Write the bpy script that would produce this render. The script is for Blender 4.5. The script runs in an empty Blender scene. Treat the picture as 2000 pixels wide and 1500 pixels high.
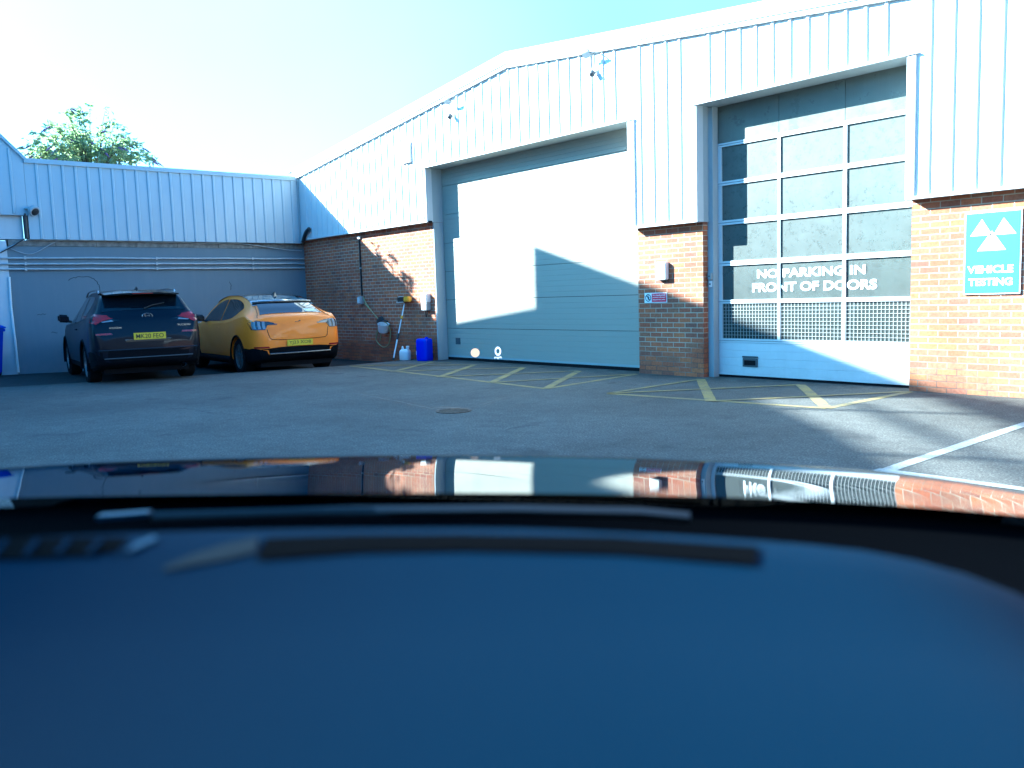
import bpy, bmesh, math, random
from math import radians as rad, sin, cos, pi
from mathutils import Vector, Matrix
random.seed(7)
S = bpy.context.scene
C = S.collection

# ------------------------------------------------------------------ camera, sky, sun, exposure
CAM = Vector((20.3002, -10.3432, 1.3114))
YAW, PITCH, ROLL = rad(-49.742), rad(-5.966), rad(-1.802)
FPX = 1668.53
FW = Vector((sin(YAW)*cos(PITCH), cos(YAW)*cos(PITCH), sin(PITCH)))
R0 = Vector((cos(YAW), -sin(YAW), 0)); U0 = R0.cross(FW)
RT = R0*cos(ROLL) + U0*sin(ROLL); UP = U0*cos(ROLL) - R0*sin(ROLL)
cd = bpy.data.cameras.new('camera'); cam = bpy.data.objects.new('camera', cd); C.objects.link(cam)
cam.matrix_world = Matrix(((RT.x, UP.x, -FW.x, CAM.x), (RT.y, UP.y, -FW.y, CAM.y), (RT.z, UP.z, -FW.z, CAM.z), (0, 0, 0, 1)))
cd.sensor_width = 36; cd.lens = 36*FPX/2000; cd.clip_end = 2000; cd.clip_start = 0.02
cd.dof.use_dof = True; cd.dof.focus_distance = 14; cd.dof.aperture_fstop = 4.2
S.camera = cam

SUN = Vector((-1.33, -1.0, 0.87)).normalized()      # towards the sun
ELEV = math.asin(SUN.z); AZ = math.atan2(SUN.x, SUN.y)
w = bpy.data.worlds.new('World'); S.world = w; w.use_nodes = True
nt = w.node_tree
sky = nt.nodes.new('ShaderNodeTexSky'); sky.sky_type = 'NISHITA'; sky.sun_disc = False
sky.sun_elevation = ELEV; sky.sun_rotation = AZ % (2*pi)
sky.ozone_density = 4.0; sky.air_density = 1.0; sky.dust_density = 2.5
bg = nt.nodes['Background']; bg.inputs['Strength'].default_value = 0.05
tint = nt.nodes.new('ShaderNodeMix'); tint.data_type = 'RGBA'; tint.blend_type = 'MULTIPLY'; tint.inputs['Factor'].default_value = 1
tint.inputs['B'].default_value = (.46, .95, 1.08, 1)
nt.links.new(sky.outputs['Color'], tint.inputs['A']); 
# thin bright veil of haze low in the north-western sky
gtc = nt.nodes.new('ShaderNodeTexCoord'); vdir = Vector((-.93, .30, .16)).normalized()
dp = nt.nodes.new('ShaderNodeVectorMath'); dp.operation = 'DOT_PRODUCT'; dp.inputs[1].default_value = vdir; nt.links.new(gtc.outputs['Generated'], dp.inputs[0])
vr = nt.nodes.new('ShaderNodeMapRange'); vr.interpolation_type = 'SMOOTHSTEP'; vr.inputs['From Min'].default_value = .86; vr.inputs['From Max'].default_value = .995; vr.inputs['To Min'].default_value = .95; vr.inputs['To Max'].default_value = 1.7
nt.links.new(dp.outputs['Value'], vr.inputs['Value'])
vn = nt.nodes.new('ShaderNodeTexNoise'); vn.inputs['Scale'].default_value = 2.2; vn.inputs['Detail'].default_value = 5; nt.links.new(gtc.outputs['Generated'], vn.inputs['Vector'])
vm = nt.nodes.new('ShaderNodeMath'); vm.operation = 'MULTIPLY_ADD'; vm.inputs[1].default_value = .5; vm.inputs[2].default_value = .75; nt.links.new(vn.outputs['Fac'], vm.inputs[0])
vx = nt.nodes.new('ShaderNodeMath'); vx.operation = 'MULTIPLY'; nt.links.new(vr.outputs['Result'], vx.inputs[0]); nt.links.new(vm.outputs[0], vx.inputs[1])
vs_ = nt.nodes.new('ShaderNodeMapRange'); vs_.inputs['From Min'].default_value = .35; vs_.inputs['From Max'].default_value = .78; nt.links.new(dp.outputs['Value'], vs_.inputs['Value'])
vy = nt.nodes.new('ShaderNodeMath'); vy.operation = 'MULTIPLY'; nt.links.new(vx.outputs[0], vy.inputs[0]); nt.links.new(vs_.outputs['Result'], vy.inputs[1])
va = nt.nodes.new('ShaderNodeMix'); va.data_type = 'RGBA'; va.blend_type = 'ADD'; va.inputs['B'].default_value = (1.0, .95, .85, 1)
nt.links.new(vy.outputs[0], va.inputs['Factor']); nt.links.new(tint.outputs['Result'], va.inputs['A']); va.clamp_factor = False
nt.links.new(va.outputs['Result'], bg.inputs['Color'])
sl = bpy.data.lights.new('sun', 'SUN'); sun = bpy.data.objects.new('sun', sl); C.objects.link(sun)
sl.energy = 3.6; sl.angle = rad(0.42); sl.color = (1.0, 0.92, 0.70)
sun.rotation_euler = (-SUN).to_track_quat('-Z', 'Y').to_euler(); sun.location = (0, 0, 30)
S.view_settings.view_transform = 'Standard'; S.view_settings.look = 'None'
S.view_settings.use_white_balance = True; S.view_settings.white_balance_temperature = 4700; S.view_settings.white_balance_tint = 2
S.view_settings.gamma = 1; S.view_settings.exposure = 3.4
S.cycles.use_denoising = True
S.cycles.max_bounces = 8

# ------------------------------------------------------------------ helpers
def at(px, py, axis, val):
    """a point of the plane (axis = val) that the photograph shows at px, py"""
    d = FW + RT*((px-1000)/FPX) - UP*((py-750)/FPX)
    t = (val-CAM[axis])/d[axis]
    return CAM + d*t

class MB:
    def __init__(s): s.v = []; s.f = []
    def add(s, vs, fs):
        n = len(s.v); s.v += [tuple(v) for v in vs]; s.f += [tuple(i+n for i in f) for f in fs]; return s
    def box(s, x0, x1, y0, y1, z0, z1):
        return s.add([(x0,y0,z0),(x1,y0,z0),(x1,y1,z0),(x0,y1,z0),(x0,y0,z1),(x1,y0,z1),(x1,y1,z1),(x0,y1,z1)],
                     [(0,3,2,1),(4,5,6,7),(0,1,5,4),(1,2,6,5),(2,3,7,6),(3,0,4,7)])
    def obox(s, c, ax, ay, az):
        c = Vector(c); ax, ay, az = Vector(ax), Vector(ay), Vector(az)
        vs = [c+ax*i+ay*j+az*k for k in (-1,1) for j in (-1,1) for i in (-1,1)]
        return s.add(vs, [(0,2,3,1),(4,5,7,6),(0,1,5,4),(1,3,7,5),(3,2,6,7),(2,0,4,6)])
    def prism(s, pts, d):
        """closed planar polygon swept by vector d"""
        n = len(pts); P = [Vector(p) for p in pts]; d = Vector(d)
        return s.add(P+[p+d for p in P], [tuple(range(n))[::-1], tuple(range(n, 2*n))]+[(i, (i+1) % n, (i+1) % n+n, i+n) for i in range(n)])
    def tube(s, pts, r, n=8, cap=True):
        P = [Vector(p) for p in pts]; rs = r if isinstance(r, (list, tuple)) else [r]*len(P)
        b = len(s.v); ref = None
        for i, p in enumerate(P):
            t = (P[min(i+1, len(P)-1)]-P[max(i-1, 0)]).normalized()
            if ref is None: ref = t.orthogonal().normalized()
            ref = (ref - t*ref.dot(t)).normalized(); bi = t.cross(ref)
            for k in range(n):
                a = 2*pi*k/n; s.v.append(tuple(p+(ref*cos(a)+bi*sin(a))*rs[i]))
        for i in range(len(P)-1):
            for k in range(n):
                s.f.append((b+i*n+k, b+i*n+(k+1) % n, b+(i+1)*n+(k+1) % n, b+(i+1)*n+k))
        if cap:
            s.f.append(tuple(b+k for k in range(n))[::-1]); s.f.append(tuple(b+(len(P)-1)*n+k for k in range(n)))
        return s
    def lathe(s, prof, o, axis, n=24, closed=False):
        """prof: (radius, height along axis) pairs"""
        o = Vector(o); ax = Vector(axis).normalized(); u = ax.orthogonal().normalized(); v = ax.cross(u); b = len(s.v)
        for (r, h) in prof:
            for k in range(n):
                a = 2*pi*k/n; s.v.append(tuple(o+ax*h+(u*cos(a)+v*sin(a))*r))
        m = len(prof)
        for i in range(m if closed else m-1):
            for k in range(n):
                j = (i+1) % m
                s.f.append((b+i*n+k, b+i*n+(k+1) % n, b+j*n+(k+1) % n, b+j*n+k))
        if not closed:
            s.f.append(tuple(b+k for k in range(n))[::-1]); s.f.append(tuple(b+(m-1)*n+k for k in range(n)))
        return s
    def grid(s, rows, closed=False):
        b = len(s.v); m = len(rows[0])
        for r in rows: s.v += [tuple(p) for p in r]
        for i in range(len(rows)-1):
            for k in range(m if closed else m-1):
                j = (k+1) % m
                s.f.append((b+i*m+k, b+i*m+j, b+(i+1)*m+j, b+(i+1)*m+k))
        return s

def link(name, me, m, parent=None, smooth=None):
    o = bpy.data.objects.new(name, me); C.objects.link(o)
    if m is not None and not me.materials: me.materials.append(m)
    if parent is not None: o.parent = parent
    if smooth is not None: sharp(me, smooth)
    return o
def sharp(me, ang):
    bm = bmesh.new(); bm.from_mesh(me)
    for e in bm.edges:
        if len(e.link_faces) == 2: e.smooth = e.calc_face_angle(0) < rad(ang)
        else: e.smooth = False
    for f in bm.faces: f.smooth = True
    bm.to_mesh(me); bm.free()
def part(name, mb, m, parent=None, smooth=None, bevel=None, fix=True, seg=2):
    me = bpy.data.meshes.new(name); me.from_pydata(mb.v, [], mb.f)
    bm = bmesh.new(); bm.from_mesh(me)
    if fix: bmesh.ops.recalc_face_normals(bm, faces=bm.faces)
    if bevel:
        es = [e for e in bm.edges if len(e.link_faces) == 2 and e.calc_face_angle(0) > rad(35)]
        bmesh.ops.bevel(bm, geom=es, offset=bevel, segments=seg, affect='EDGES', clamp_overlap=True)
    bm.to_mesh(me); bm.free()
    if bevel and smooth is None: smooth = 20
    return link(name, me, m, parent, smooth)
def empty(name, loc, rz=0):
    o = bpy.data.objects.new(name, None); C.objects.link(o); o.location = loc; o.rotation_euler = (0, 0, rz)
    o.empty_display_size = .2
    return o
def tag(o, label=None, cat=None, group=None, kind=None):
    if label: o['label'] = label
    if cat: o['category'] = cat
    if group: o['group'] = group
    if kind: o['kind'] = kind
    return o
def local(o, name, mb, m, smooth=None, **k):
    """mb is in world coordinates; the thing o only has a location"""
    L = o.location; mb.v = [(x-L.x, y-L.y, z-L.z) for x, y, z in mb.v]
    return part(name, mb, m, o, smooth, **k)
def text_mb(s, org, ux, uz, width, height, depth=.002, bold=0.0):
    """lettering fitted into width x height, from org (bottom left) along ux / uz"""
    cu = bpy.data.curves.new('t', 'FONT'); cu.body = s; cu.offset = bold; cu.resolution_u = 4
    ob = bpy.data.objects.new('t', cu); C.objects.link(ob)
    dg = bpy.context.evaluated_depsgraph_get(); me = bpy.data.meshes.new_from_object(ob.evaluated_get(dg))
    bpy.data.objects.remove(ob); bpy.data.curves.remove(cu)
    xs = [v.co.x for v in me.vertices]; ys = [v.co.y for v in me.vertices]
    sx = width/(max(xs)-min(xs)); sy = height/(max(ys)-min(ys)) if height else sx
    ux, uz = Vector(ux), Vector(uz); nrm = ux.cross(uz)*depth; org = Vector(org)
    P = [org+ux*((v.co.x-min(xs))*sx)+uz*((v.co.y-min(ys))*sy)+nrm for v in me.vertices]
    mb = MB().add(P, [tuple(p.vertices) for p in me.polygons]); bpy.data.meshes.remove(me)
    return mb

# ------------------------------------------------------------------ materials
def mat(name, col=(.5,.5,.5), rough=.6, metal=0.0, spec=.5, coat=0.0, emis=None, es=0.0, noise=0.0, nscale=6.0, bump=0.0, bscale=80.0, trans=0.0):
    m = bpy.data.materials.new(name); m.use_nodes = True; t = m.node_tree; b = t.nodes['Principled BSDF']
    b.inputs['Base Color'].default_value = (*col, 1); b.inputs['Roughness'].default_value = rough
    b.inputs['Metallic'].default_value = metal; b.inputs['Specular IOR Level'].default_value = spec
    b.inputs['Coat Weight'].default_value = coat; b.inputs['Coat Roughness'].default_value = .03
    b.inputs['Transmission Weight'].default_value = trans
    if emis: b.inputs['Emission Color'].default_value = (*emis, 1); b.inputs['Emission Strength'].default_value = es
    if noise or bump:
        tc = t.nodes.new('ShaderNodeTexCoord')
    if noise:
        n = t.nodes.new('ShaderNodeTexNoise'); n.inputs['Scale'].default_value = nscale; n.inputs['Detail'].default_value = 6; n.inputs['Roughness'].default_value = .65
        t.links.new(tc.outputs['Object'], n.inputs['Vector'])
        r = t.nodes.new('ShaderNodeMapRange'); r.inputs['From Min'].default_value = .3; r.inputs['From Max'].default_value = .7
        r.inputs['To Min'].default_value = 1-noise; r.inputs['To Max'].default_value = 1+noise*.6
        t.links.new(n.outputs['Fac'], r.inputs['Value'])
        x = t.nodes.new('ShaderNodeMix'); x.data_type = 'RGBA'; x.blend_type = 'MULTIPLY'; x.inputs['Factor'].default_value = 1
        x.inputs['A'].default_value = (*col, 1); t.links.new(r.outputs['Result'], x.inputs['B']); t.links.new(x.outputs['Result'], b.inputs['Base Color'])
    if bump:
        n2 = t.nodes.new('ShaderNodeTexNoise'); n2.inputs['Scale'].default_value = bscale; n2.inputs['Detail'].default_value = 4
        t.links.new(tc.outputs['Object'], n2.inputs['Vector'])
        bp = t.nodes.new('ShaderNodeBump'); bp.inputs['Strength'].default_value = bump; bp.inputs['Distance'].default_value = .01
        t.links.new(n2.outputs['Fac'], bp.inputs['Height']); t.links.new(bp.outputs['Normal'], b.inputs['Normal'])
    return m

def nodes(m): return m.node_tree, m.node_tree.nodes['Principled BSDF']
def N(t, typ, **kw):
    n = t.nodes.new('ShaderNode'+typ)
    for k, v in kw.items():
        if k in n.inputs.keys(): n.inputs[k].default_value = v
        else: setattr(n, k, v)
    return n
def mixc(t, fac, a, b, blend='MIX'):
    x = t.nodes.new('ShaderNodeMix'); x.data_type = 'RGBA'; x.blend_type = blend
    for s, v in (('Factor', fac), ('A', a), ('B', b)):
        if hasattr(v, 'is_linked') or isinstance(v, bpy.types.NodeSocket): t.links.new(v, x.inputs[s])
        elif s == 'Factor': x.inputs['Factor'].default_value = v
        else: x.inputs[s].default_value = (*v, 1)
    return x.outputs['Result']
def ramp(t, sock, a, b, lo=0.0, hi=1.0):
    r = N(t, 'MapRange'); r.inputs['From Min'].default_value = a; r.inputs['From Max'].default_value = b
    r.inputs['To Min'].default_value = lo; r.inputs['To Max'].default_value = hi; t.links.new(sock, r.inputs['Value']); return r.outputs['Result']
def noise(t, vec, scale, detail=5, rough=.6):
    n = N(t, 'TexNoise'); n.inputs['Scale'].default_value = scale; n.inputs['Detail'].default_value = detail; n.inputs['Roughness'].default_value = rough
    t.links.new(vec, n.inputs['Vector']); return n.outputs['Fac']

def m_brick():
    m = mat('brick', rough=.85, spec=.2); t, b = nodes(m)
    tc = N(t, 'TexCoord'); sp = N(t, 'SeparateXYZ'); ge = N(t, 'NewGeometry'); t.links.new(ge.outputs['Position'], sp.inputs[0])
    ad = N(t, 'Math', operation='ADD'); t.links.new(sp.outputs['X'], ad.inputs[0]); t.links.new(sp.outputs['Y'], ad.inputs[1])
    a2 = N(t, 'Math', operation='ADD'); a2.inputs[1].default_value = -11.3758+.225*60; t.links.new(ad.outputs[0], a2.inputs[0])
    z2 = N(t, 'Math', operation='ADD'); z2.inputs[1].default_value = -1.1089+.075*41; t.links.new(sp.outputs['Z'], z2.inputs[0])
    cb = N(t, 'CombineXYZ'); t.links.new(a2.outputs[0], cb.inputs[0]); t.links.new(z2.outputs[0], cb.inputs[1])
    br = N(t, 'TexBrick'); br.offset = .5; br.inputs['Scale'].default_value = 1; br.inputs['Brick Width'].default_value = .225
    br.inputs['Row Height'].default_value = .075; br.inputs['Mortar Size'].default_value = .006; br.inputs['Mortar Smooth'].default_value = .15
    br.inputs['Bias'].default_value = 0.0
    br.inputs['Color1'].default_value = (0, 0, 0, 1); br.inputs['Color2'].default_value = (1, 1, 1, 1); br.inputs['Mortar'].default_value = (.5, .5, .5, 1)
    t.links.new(cb.outputs[0], br.inputs['Vector'])
    cr = N(t, 'ValToRGB'); e = cr.color_ramp.elements
    e[0].position = 0; e[0].color = (0.217, 0.098, 0.066, 1); e[1].position = 1; e[1].color = (0.413, 0.150, 0.064, 1)
    for p_, c_ in ((.25, (0.343, 0.114, 0.058, 1)), (.5, (0.274, 0.128, 0.075, 1)), (.75, (0.378, 0.128, 0.062, 1))):
        x = e.new(p_); x.color = c_
    t.links.new(br.outputs['Color'], cr.inputs['Fac'])
    pos = ge.outputs['Position']
    n1 = noise(t, pos, 30); n2 = noise(t, pos, 1.1, 4)
    face = mixc(t, 1.0, cr.outputs['Color'], ramp(t, n1, .3, .7, .75, 1.2), 'MULTIPLY')
    # mortar is pale, and worn and dirty near the ground
    zz = ramp(t, sp.outputs['Z'], .25, .62, 0, 1)
    am = N(t, 'Math', operation='ADD'); t.links.new(zz, am.inputs[0]); t.links.new(ramp(t, n2, .35, .65, -.5, .5), am.inputs[1]); am.use_clamp = True
    mor = mixc(t, am.outputs[0], (.13, .085, .065), (.45, .375, .28))
    col = mixc(t, br.outputs['Fac'], face, mor)
    col = mixc(t, 1.0, col, ramp(t, n2, .3, .7, .82, 1.1), 'MULTIPLY')
    t.links.new(col, b.inputs['Base Color'])
    bp = N(t, 'Bump'); bp.inputs['Strength'].default_value = .6; bp.inputs['Distance'].default_value = .004; bp.invert = True
    hh = N(t, 'Math', operation='MULTIPLY_ADD'); t.links.new(n1, hh.inputs[0]); hh.inputs[1].default_value = -.4; t.links.new(br.outputs['Fac'], hh.inputs[2])
    t.links.new(hh.outputs[0], bp.inputs['Height']); t.links.new(bp.outputs['Normal'], b.inputs['Normal'])
    return m

def m_asphalt(name, base, dark=1.0):
    m = mat(name, rough=.9, spec=.25); t, b = nodes(m)
    ge = N(t, 'NewGeometry'); pos = ge.outputs['Position']
    fine = noise(t, pos, 60, 4, .8); mid = noise(t, pos, 5, 6, .7); big = noise(t, pos, .55, 5, .6); oil = noise(t, pos, 1.3, 4, .55)
    v = N(t, 'TexVoronoi'); v.inputs['Scale'].default_value = 42; t.links.new(pos, v.inputs['Vector'])
    chip = ramp(t, v.outputs['Distance'], .1, .45, 1.5, .75)
    col = mixc(t, 1.0, base, ramp(t, fine, .32, .68, .3, 1.75), 'MULTIPLY')
    col = mixc(t, .7, col, chip, 'MULTIPLY')
    col = mixc(t, 1.0, col, ramp(t, mid, .3, .7, .82, 1.15), 'MULTIPLY')
    col = mixc(t, 1.0, col, ramp(t, big, .35, .65, .8, 1.15), 'MULTIPLY')
    col = mixc(t, ramp(t, oil, .62, .72, 0, .55), col, (.03, .03, .032))
    # scattered pale specks of paint and grit
    v2 = N(t, 'TexVoronoi'); v2.inputs['Scale'].default_value = 9; t.links.new(pos, v2.inputs['Vector'])
    sp = ramp(t, v2.outputs['Distance'], .025, .045, 1, 0)
    sm = N(t, 'Math', operation='MULTIPLY'); t.links.new(sp, sm.inputs[0]); t.links.new(ramp(t, noise(t, pos, .9, 2), .55, .62, 0, .6), sm.inputs[1])
    col = mixc(t, sm.outputs[0], col, (.4, .4, .38))
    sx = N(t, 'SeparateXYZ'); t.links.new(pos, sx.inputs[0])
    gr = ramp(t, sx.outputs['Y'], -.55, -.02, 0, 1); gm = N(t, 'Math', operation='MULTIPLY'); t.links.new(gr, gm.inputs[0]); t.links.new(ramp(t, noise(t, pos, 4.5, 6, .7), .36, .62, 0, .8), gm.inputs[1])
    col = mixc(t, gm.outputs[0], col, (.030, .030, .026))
    v3 = N(t, 'TexVoronoi', feature='DISTANCE_TO_EDGE'); v3.inputs['Scale'].default_value = .42; wv = N(t, 'VectorMath', operation='ADD')
    nc = N(t, 'TexNoise'); nc.inputs['Scale'].default_value = 2.5; nc.inputs['Detail'].default_value = 5; t.links.new(pos, nc.inputs['Vector'])
    sc = N(t, 'VectorMath', operation='SCALE'); sc.inputs['Scale'].default_value = .45; t.links.new(nc.outputs['Color'], sc.inputs[0])
    t.links.new(pos, wv.inputs[0]); t.links.new(sc.outputs[0], wv.inputs[1]); t.links.new(wv.outputs[0], v3.inputs['Vector'])
    cm = N(t, 'Math', operation='MULTIPLY'); t.links.new(ramp(t, v3.outputs['Distance'], .004, .012, 1, 0), cm.inputs[0]); t.links.new(ramp(t, big, .54, .62, 0, .4), cm.inputs[1])
    col = mixc(t, cm.outputs[0], col, (.02, .02, .02))
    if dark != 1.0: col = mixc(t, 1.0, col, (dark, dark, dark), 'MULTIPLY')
    t.links.new(col, b.inputs['Base Color'])
    bp = N(t, 'Bump'); bp.inputs['Strength'].default_value = .7; bp.inputs['Distance'].default_value = .006
    t.links.new(fine, bp.inputs['Height']); t.links.new(bp.outputs['Normal'], b.inputs['Normal'])
    return m

def m_roadpaint(name, col, under):
    m = mat(name, rough=.8, spec=.3); t, b = nodes(m)
    ge = N(t, 'NewGeometry'); pos = ge.outputs['Position']
    wear = noise(t, pos, 45, 5, .75); big = noise(t, pos, 3, 4)
    ad = N(t, 'Math', operation='ADD'); t.links.new(wear, ad.inputs[0]); t.links.new(big, ad.inputs[1])
    f = ramp(t, ad.outputs[0], .80, 1.12, .15, .75)
    c = mixc(t, f, under, col); c = mixc(t, 1.0, c, ramp(t, noise(t, pos, 120, 3), .3, .7, .75, 1.2), 'MULTIPLY')
    t.links.new(c, b.inputs['Base Color'])
    return m

def m_painted(name, col, streak=.15, rough=.5, dirt=(.2,.19,.17), scale=1.0, bottom=0.0):
    """painted sheet or render with vertical rain streaks and grime"""
    m = mat(name, rough=rough); t, b = nodes(m)
    ge = N(t, 'NewGeometry'); mp = N(t, 'Mapping'); mp.inputs['Scale'].default_value = (6*scale, 6*scale, .5*scale)
    t.links.new(ge.outputs['Position'], mp.inputs['Vector'])
    n1 = noise(t, mp.outputs[0], 1.5, 6, .7); n2 = noise(t, ge.outputs['Position'], 3*scale, 6, .7)
    c = mixc(t, ramp(t, n1, .45, .8, 0, streak), col, dirt)
    c = mixc(t, ramp(t, n2, .5, .8, 0, streak*.8), c, dirt)
    if bottom:
        sp = N(t, 'SeparateXYZ'); t.links.new(ge.outputs['Position'], sp.inputs[0])
        ml = N(t, 'Math', operation='MULTIPLY'); t.links.new(ramp(t, sp.outputs['Z'], 0, .5, bottom, 0), ml.inputs[0]); t.links.new(ramp(t, n2, .3, .65, 0, 1), ml.inputs[1])
        c = mixc(t, ml.outputs[0], c, dirt)
    t.links.new(c, b.inputs['Base Color'])
    t.links.new(ramp(t, n2, .3, .7, rough-.1, rough+.15), b.inputs['Roughness'])
    return m

def m_pane():
    """dusty door glass: mostly a film of dust over clear glass with the dark workshop behind"""
    m = mat('dusty_glass', rough=.06); t, b = nodes(m)
    out = t.nodes['Material Output']
    ge = N(t, 'NewGeometry'); pos = ge.outputs['Position']
    d = noise(t, pos, 2.2, 6, .7); s = noise(t, pos, 14, 6, .75)
    sp = N(t, 'SeparateXYZ'); t.links.new(pos, sp.inputs[0])
    dust = mixc(t, ramp(t, d, .3, .7, 0, 1), (.075, .088, .078), (.115, .13, .118))
    b.inputs['Roughness'].default_value = .5; t.links.new(dust, b.inputs['Base Color'])
    gl = N(t, 'BsdfGlossy'); gl.inputs['Roughness'].default_value = .02
    tr = N(t, 'BsdfTransparent'); tr.inputs['Color'].default_value = (.62, .72, .70, 1)
    fr = N(t, 'Fresnel'); fr.inputs['IOR'].default_value = 1.5
    mg = N(t, 'MixShader'); t.links.new(fr.outputs[0], mg.inputs[0]); t.links.new(tr.outputs[0], mg.inputs[1]); t.links.new(gl.outputs[0], mg.inputs[2])
    # wiped and streaked patches low down on the panes let more show through
    hz = ramp(t, sp.outputs['Z'], .5, 2.6, .40, .85)
    sm = N(t, 'Math', operation='MULTIPLY'); t.links.new(hz, sm.inputs[0]); t.links.new(ramp(t, s, .36, .46, .75, 1), sm.inputs[1])
    mx = N(t, 'MixShader'); t.links.new(sm.outputs[0], mx.inputs[0]); t.links.new(mg.outputs[0], mx.inputs[1]); t.links.new(b.outputs[0], mx.inputs[2])
    t.links.new(mx.outputs[0], out.inputs['Surface'])
    return m

M = {}
M['brick'] = m_brick()
M['asphalt'] = m_asphalt('asphalt', (.104, .099, .089))
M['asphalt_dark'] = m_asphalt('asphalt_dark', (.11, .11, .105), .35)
M['yellow_paint'] = m_roadpaint('yellow_paint', (.35, .25, .065), (.10, .098, .09))
M['white_paint'] = m_roadpaint('white_road_paint', (.40, .40, .38), (.11, .11, .105))
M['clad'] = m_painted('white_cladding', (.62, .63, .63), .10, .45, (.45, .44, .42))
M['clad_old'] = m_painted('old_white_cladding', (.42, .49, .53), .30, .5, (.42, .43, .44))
M['trim'] = m_painted('white_trim', (.66, .66, .66), .06, .4, (.5, .5, .5))
M['jamb'] = m_painted('grey_white_jamb', (.38, .42, .43), .18, .5, (.3, .3, .28), 1.0, .5)
M['door'] = m_painted('grey_door_paint', (.345, .33, .275), .14, .45, (.38, .36, .31), 1.0, .35)
M['doorwhite'] = m_painted('white_door_paint', (.62, .63, .63), .12, .4, (.4, .39, .36), 1.0, .5)
M['toppanel'] = m_painted('dusty_top_panel', (.125, .135, .115), .12, .3, (.3, .3, .28))
M['render'] = m_painted('grey_painted_wall', (.155, .195, .225), .22, .8, (.24, .25, .27), 1.0, .7)
M['white_wall'] = m_painted('white_painted_wall', (.55, .57, .58), .2, .8, (.35, .37, .38), 1.0, .5)
M['concrete'] = mat('concrete', (.22, .21, .19), .9, noise=.5, nscale=9, bump=.3)
M['soffit'] = mat('dark_soffit', (.05, .045, .045), .8)
M['seal'] = mat('black_rubber', (.010, .010, .012), .9, spec=.1)
M['pane'] = m_pane()
M['wire'] = mat('galvanised_wire', (.42, .42, .41), .45, .3)
M['steel'] = mat('brushed_aluminium', (.6, .6, .6), .35, .8)
M['dark_metal'] = mat('dark_metal', (.03, .03, .033), .45, .2)
M['handle'] = mat('dark_grey_handle', (.07, .08, .09), .5)
M['white_letter'] = mat('white_vinyl', (.85, .85, .85), .5)
M['galv'] = mat('grey_pipe', (.42, .44, .45), .45, .1, noise=.2)
M['grey_plastic'] = mat('grey_plastic', (.36, .37, .36), .5, noise=.1)
M['white_plastic'] = mat('white_plastic', (.78, .78, .76), .4)
M['black_plastic'] = mat('black_plastic', (.02, .02, .022), .5)
M['blue_plastic'] = mat('blue_plastic', (.005, .01, .62), .38)
M['bin_blue'] = mat('bin_blue', (.01, .03, .42), .45)
M['yellow_plastic'] = mat('yellow_plastic', (.75, .40, .02), .4)
M['hose'] = mat('olive_hose', (.30, .29, .12), .5)
M['sign_white'] = mat('sign_white', (.82, .82, .82), .4)
M['sign_red'] = mat('sign_red', (.55, .02, .06), .4)
M['sign_blue'] = mat('sign_blue', (.12, .53, .66), .4)
M['sign_black'] = mat('sign_black', (.02, .02, .02), .5)
M['rust'] = mat('rusty_iron', (.085, .06, .042), .8, .3, noise=.5, nscale=20)
M['lamp_glass'] = mat('lamp_glass', (.75, .8, .82), .1)
M['paving_void'] = mat('tar', (.018, .018, .02), .6, noise=.3)
M['roof'] = mat('roof_sheet', (.35, .36, .37), .6, noise=.2)
M['inside'] = mat('workshop_inside', (.30, .31, .31), .9, noise=.2, nscale=1.5)
M['dark_render'] = mat('neighbour_render', (.36, .33, .30), .9, noise=.2, nscale=1)

# ------------------------------------------------------------------ ground
def sheet(name, pts, z, m, thick=0):
    o = part(name, MB().add([(x, y, z) for x, y in pts], [tuple(range(len(pts)))]), m, fix=False)
    me = o.data
    if me.polygons[0].normal.z < 0: me.flip_normals()
    o['kind'] = 'structure'; return o
def crest_x(y):
    P = [(-9.2, 3.15), (-7.6, 3.46), (-6.49, 3.84), (-4.52, 4.43), (-2.92, 4.73), (-1.85, 5.05), (-.6, 5.0), (0.5, 4.9)]
    for (a, b), (c, d) in zip(P, P[1:]):
        if y <= c: return b+(d-b)*(max(y, a)-a)/(c-a)
    return P[-1][1]
def sstep(t): t = min(max(t, 0), 1); return t*t*(3-2*t)
def gz0(x, y):
    if y < -9.2 or y > 1 or x > 6: return 0.0
    return -.13*sstep((y+8.6)/6.5)*sstep((crest_x(y)-x)/.55)*(1 if y < 0 else 1-y)
gxs = [-150, -40, -8, -1]+[i*.125 for i in range(0, 49)]+[8, 12, 20, 40, 150]
gys = [-150, -40, -15, -10]+[-9.25+i*.2 for i in range(0, 50)]+[1.0, 3, 10, 40, 150]
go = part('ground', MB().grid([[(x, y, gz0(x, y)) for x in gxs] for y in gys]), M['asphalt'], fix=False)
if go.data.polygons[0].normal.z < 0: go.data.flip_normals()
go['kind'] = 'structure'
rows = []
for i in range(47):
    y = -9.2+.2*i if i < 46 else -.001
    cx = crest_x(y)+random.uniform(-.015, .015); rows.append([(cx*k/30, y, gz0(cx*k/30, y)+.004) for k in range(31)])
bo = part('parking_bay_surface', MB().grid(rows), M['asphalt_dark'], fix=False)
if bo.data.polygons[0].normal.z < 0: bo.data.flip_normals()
bo['kind'] = 'structure'
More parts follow.
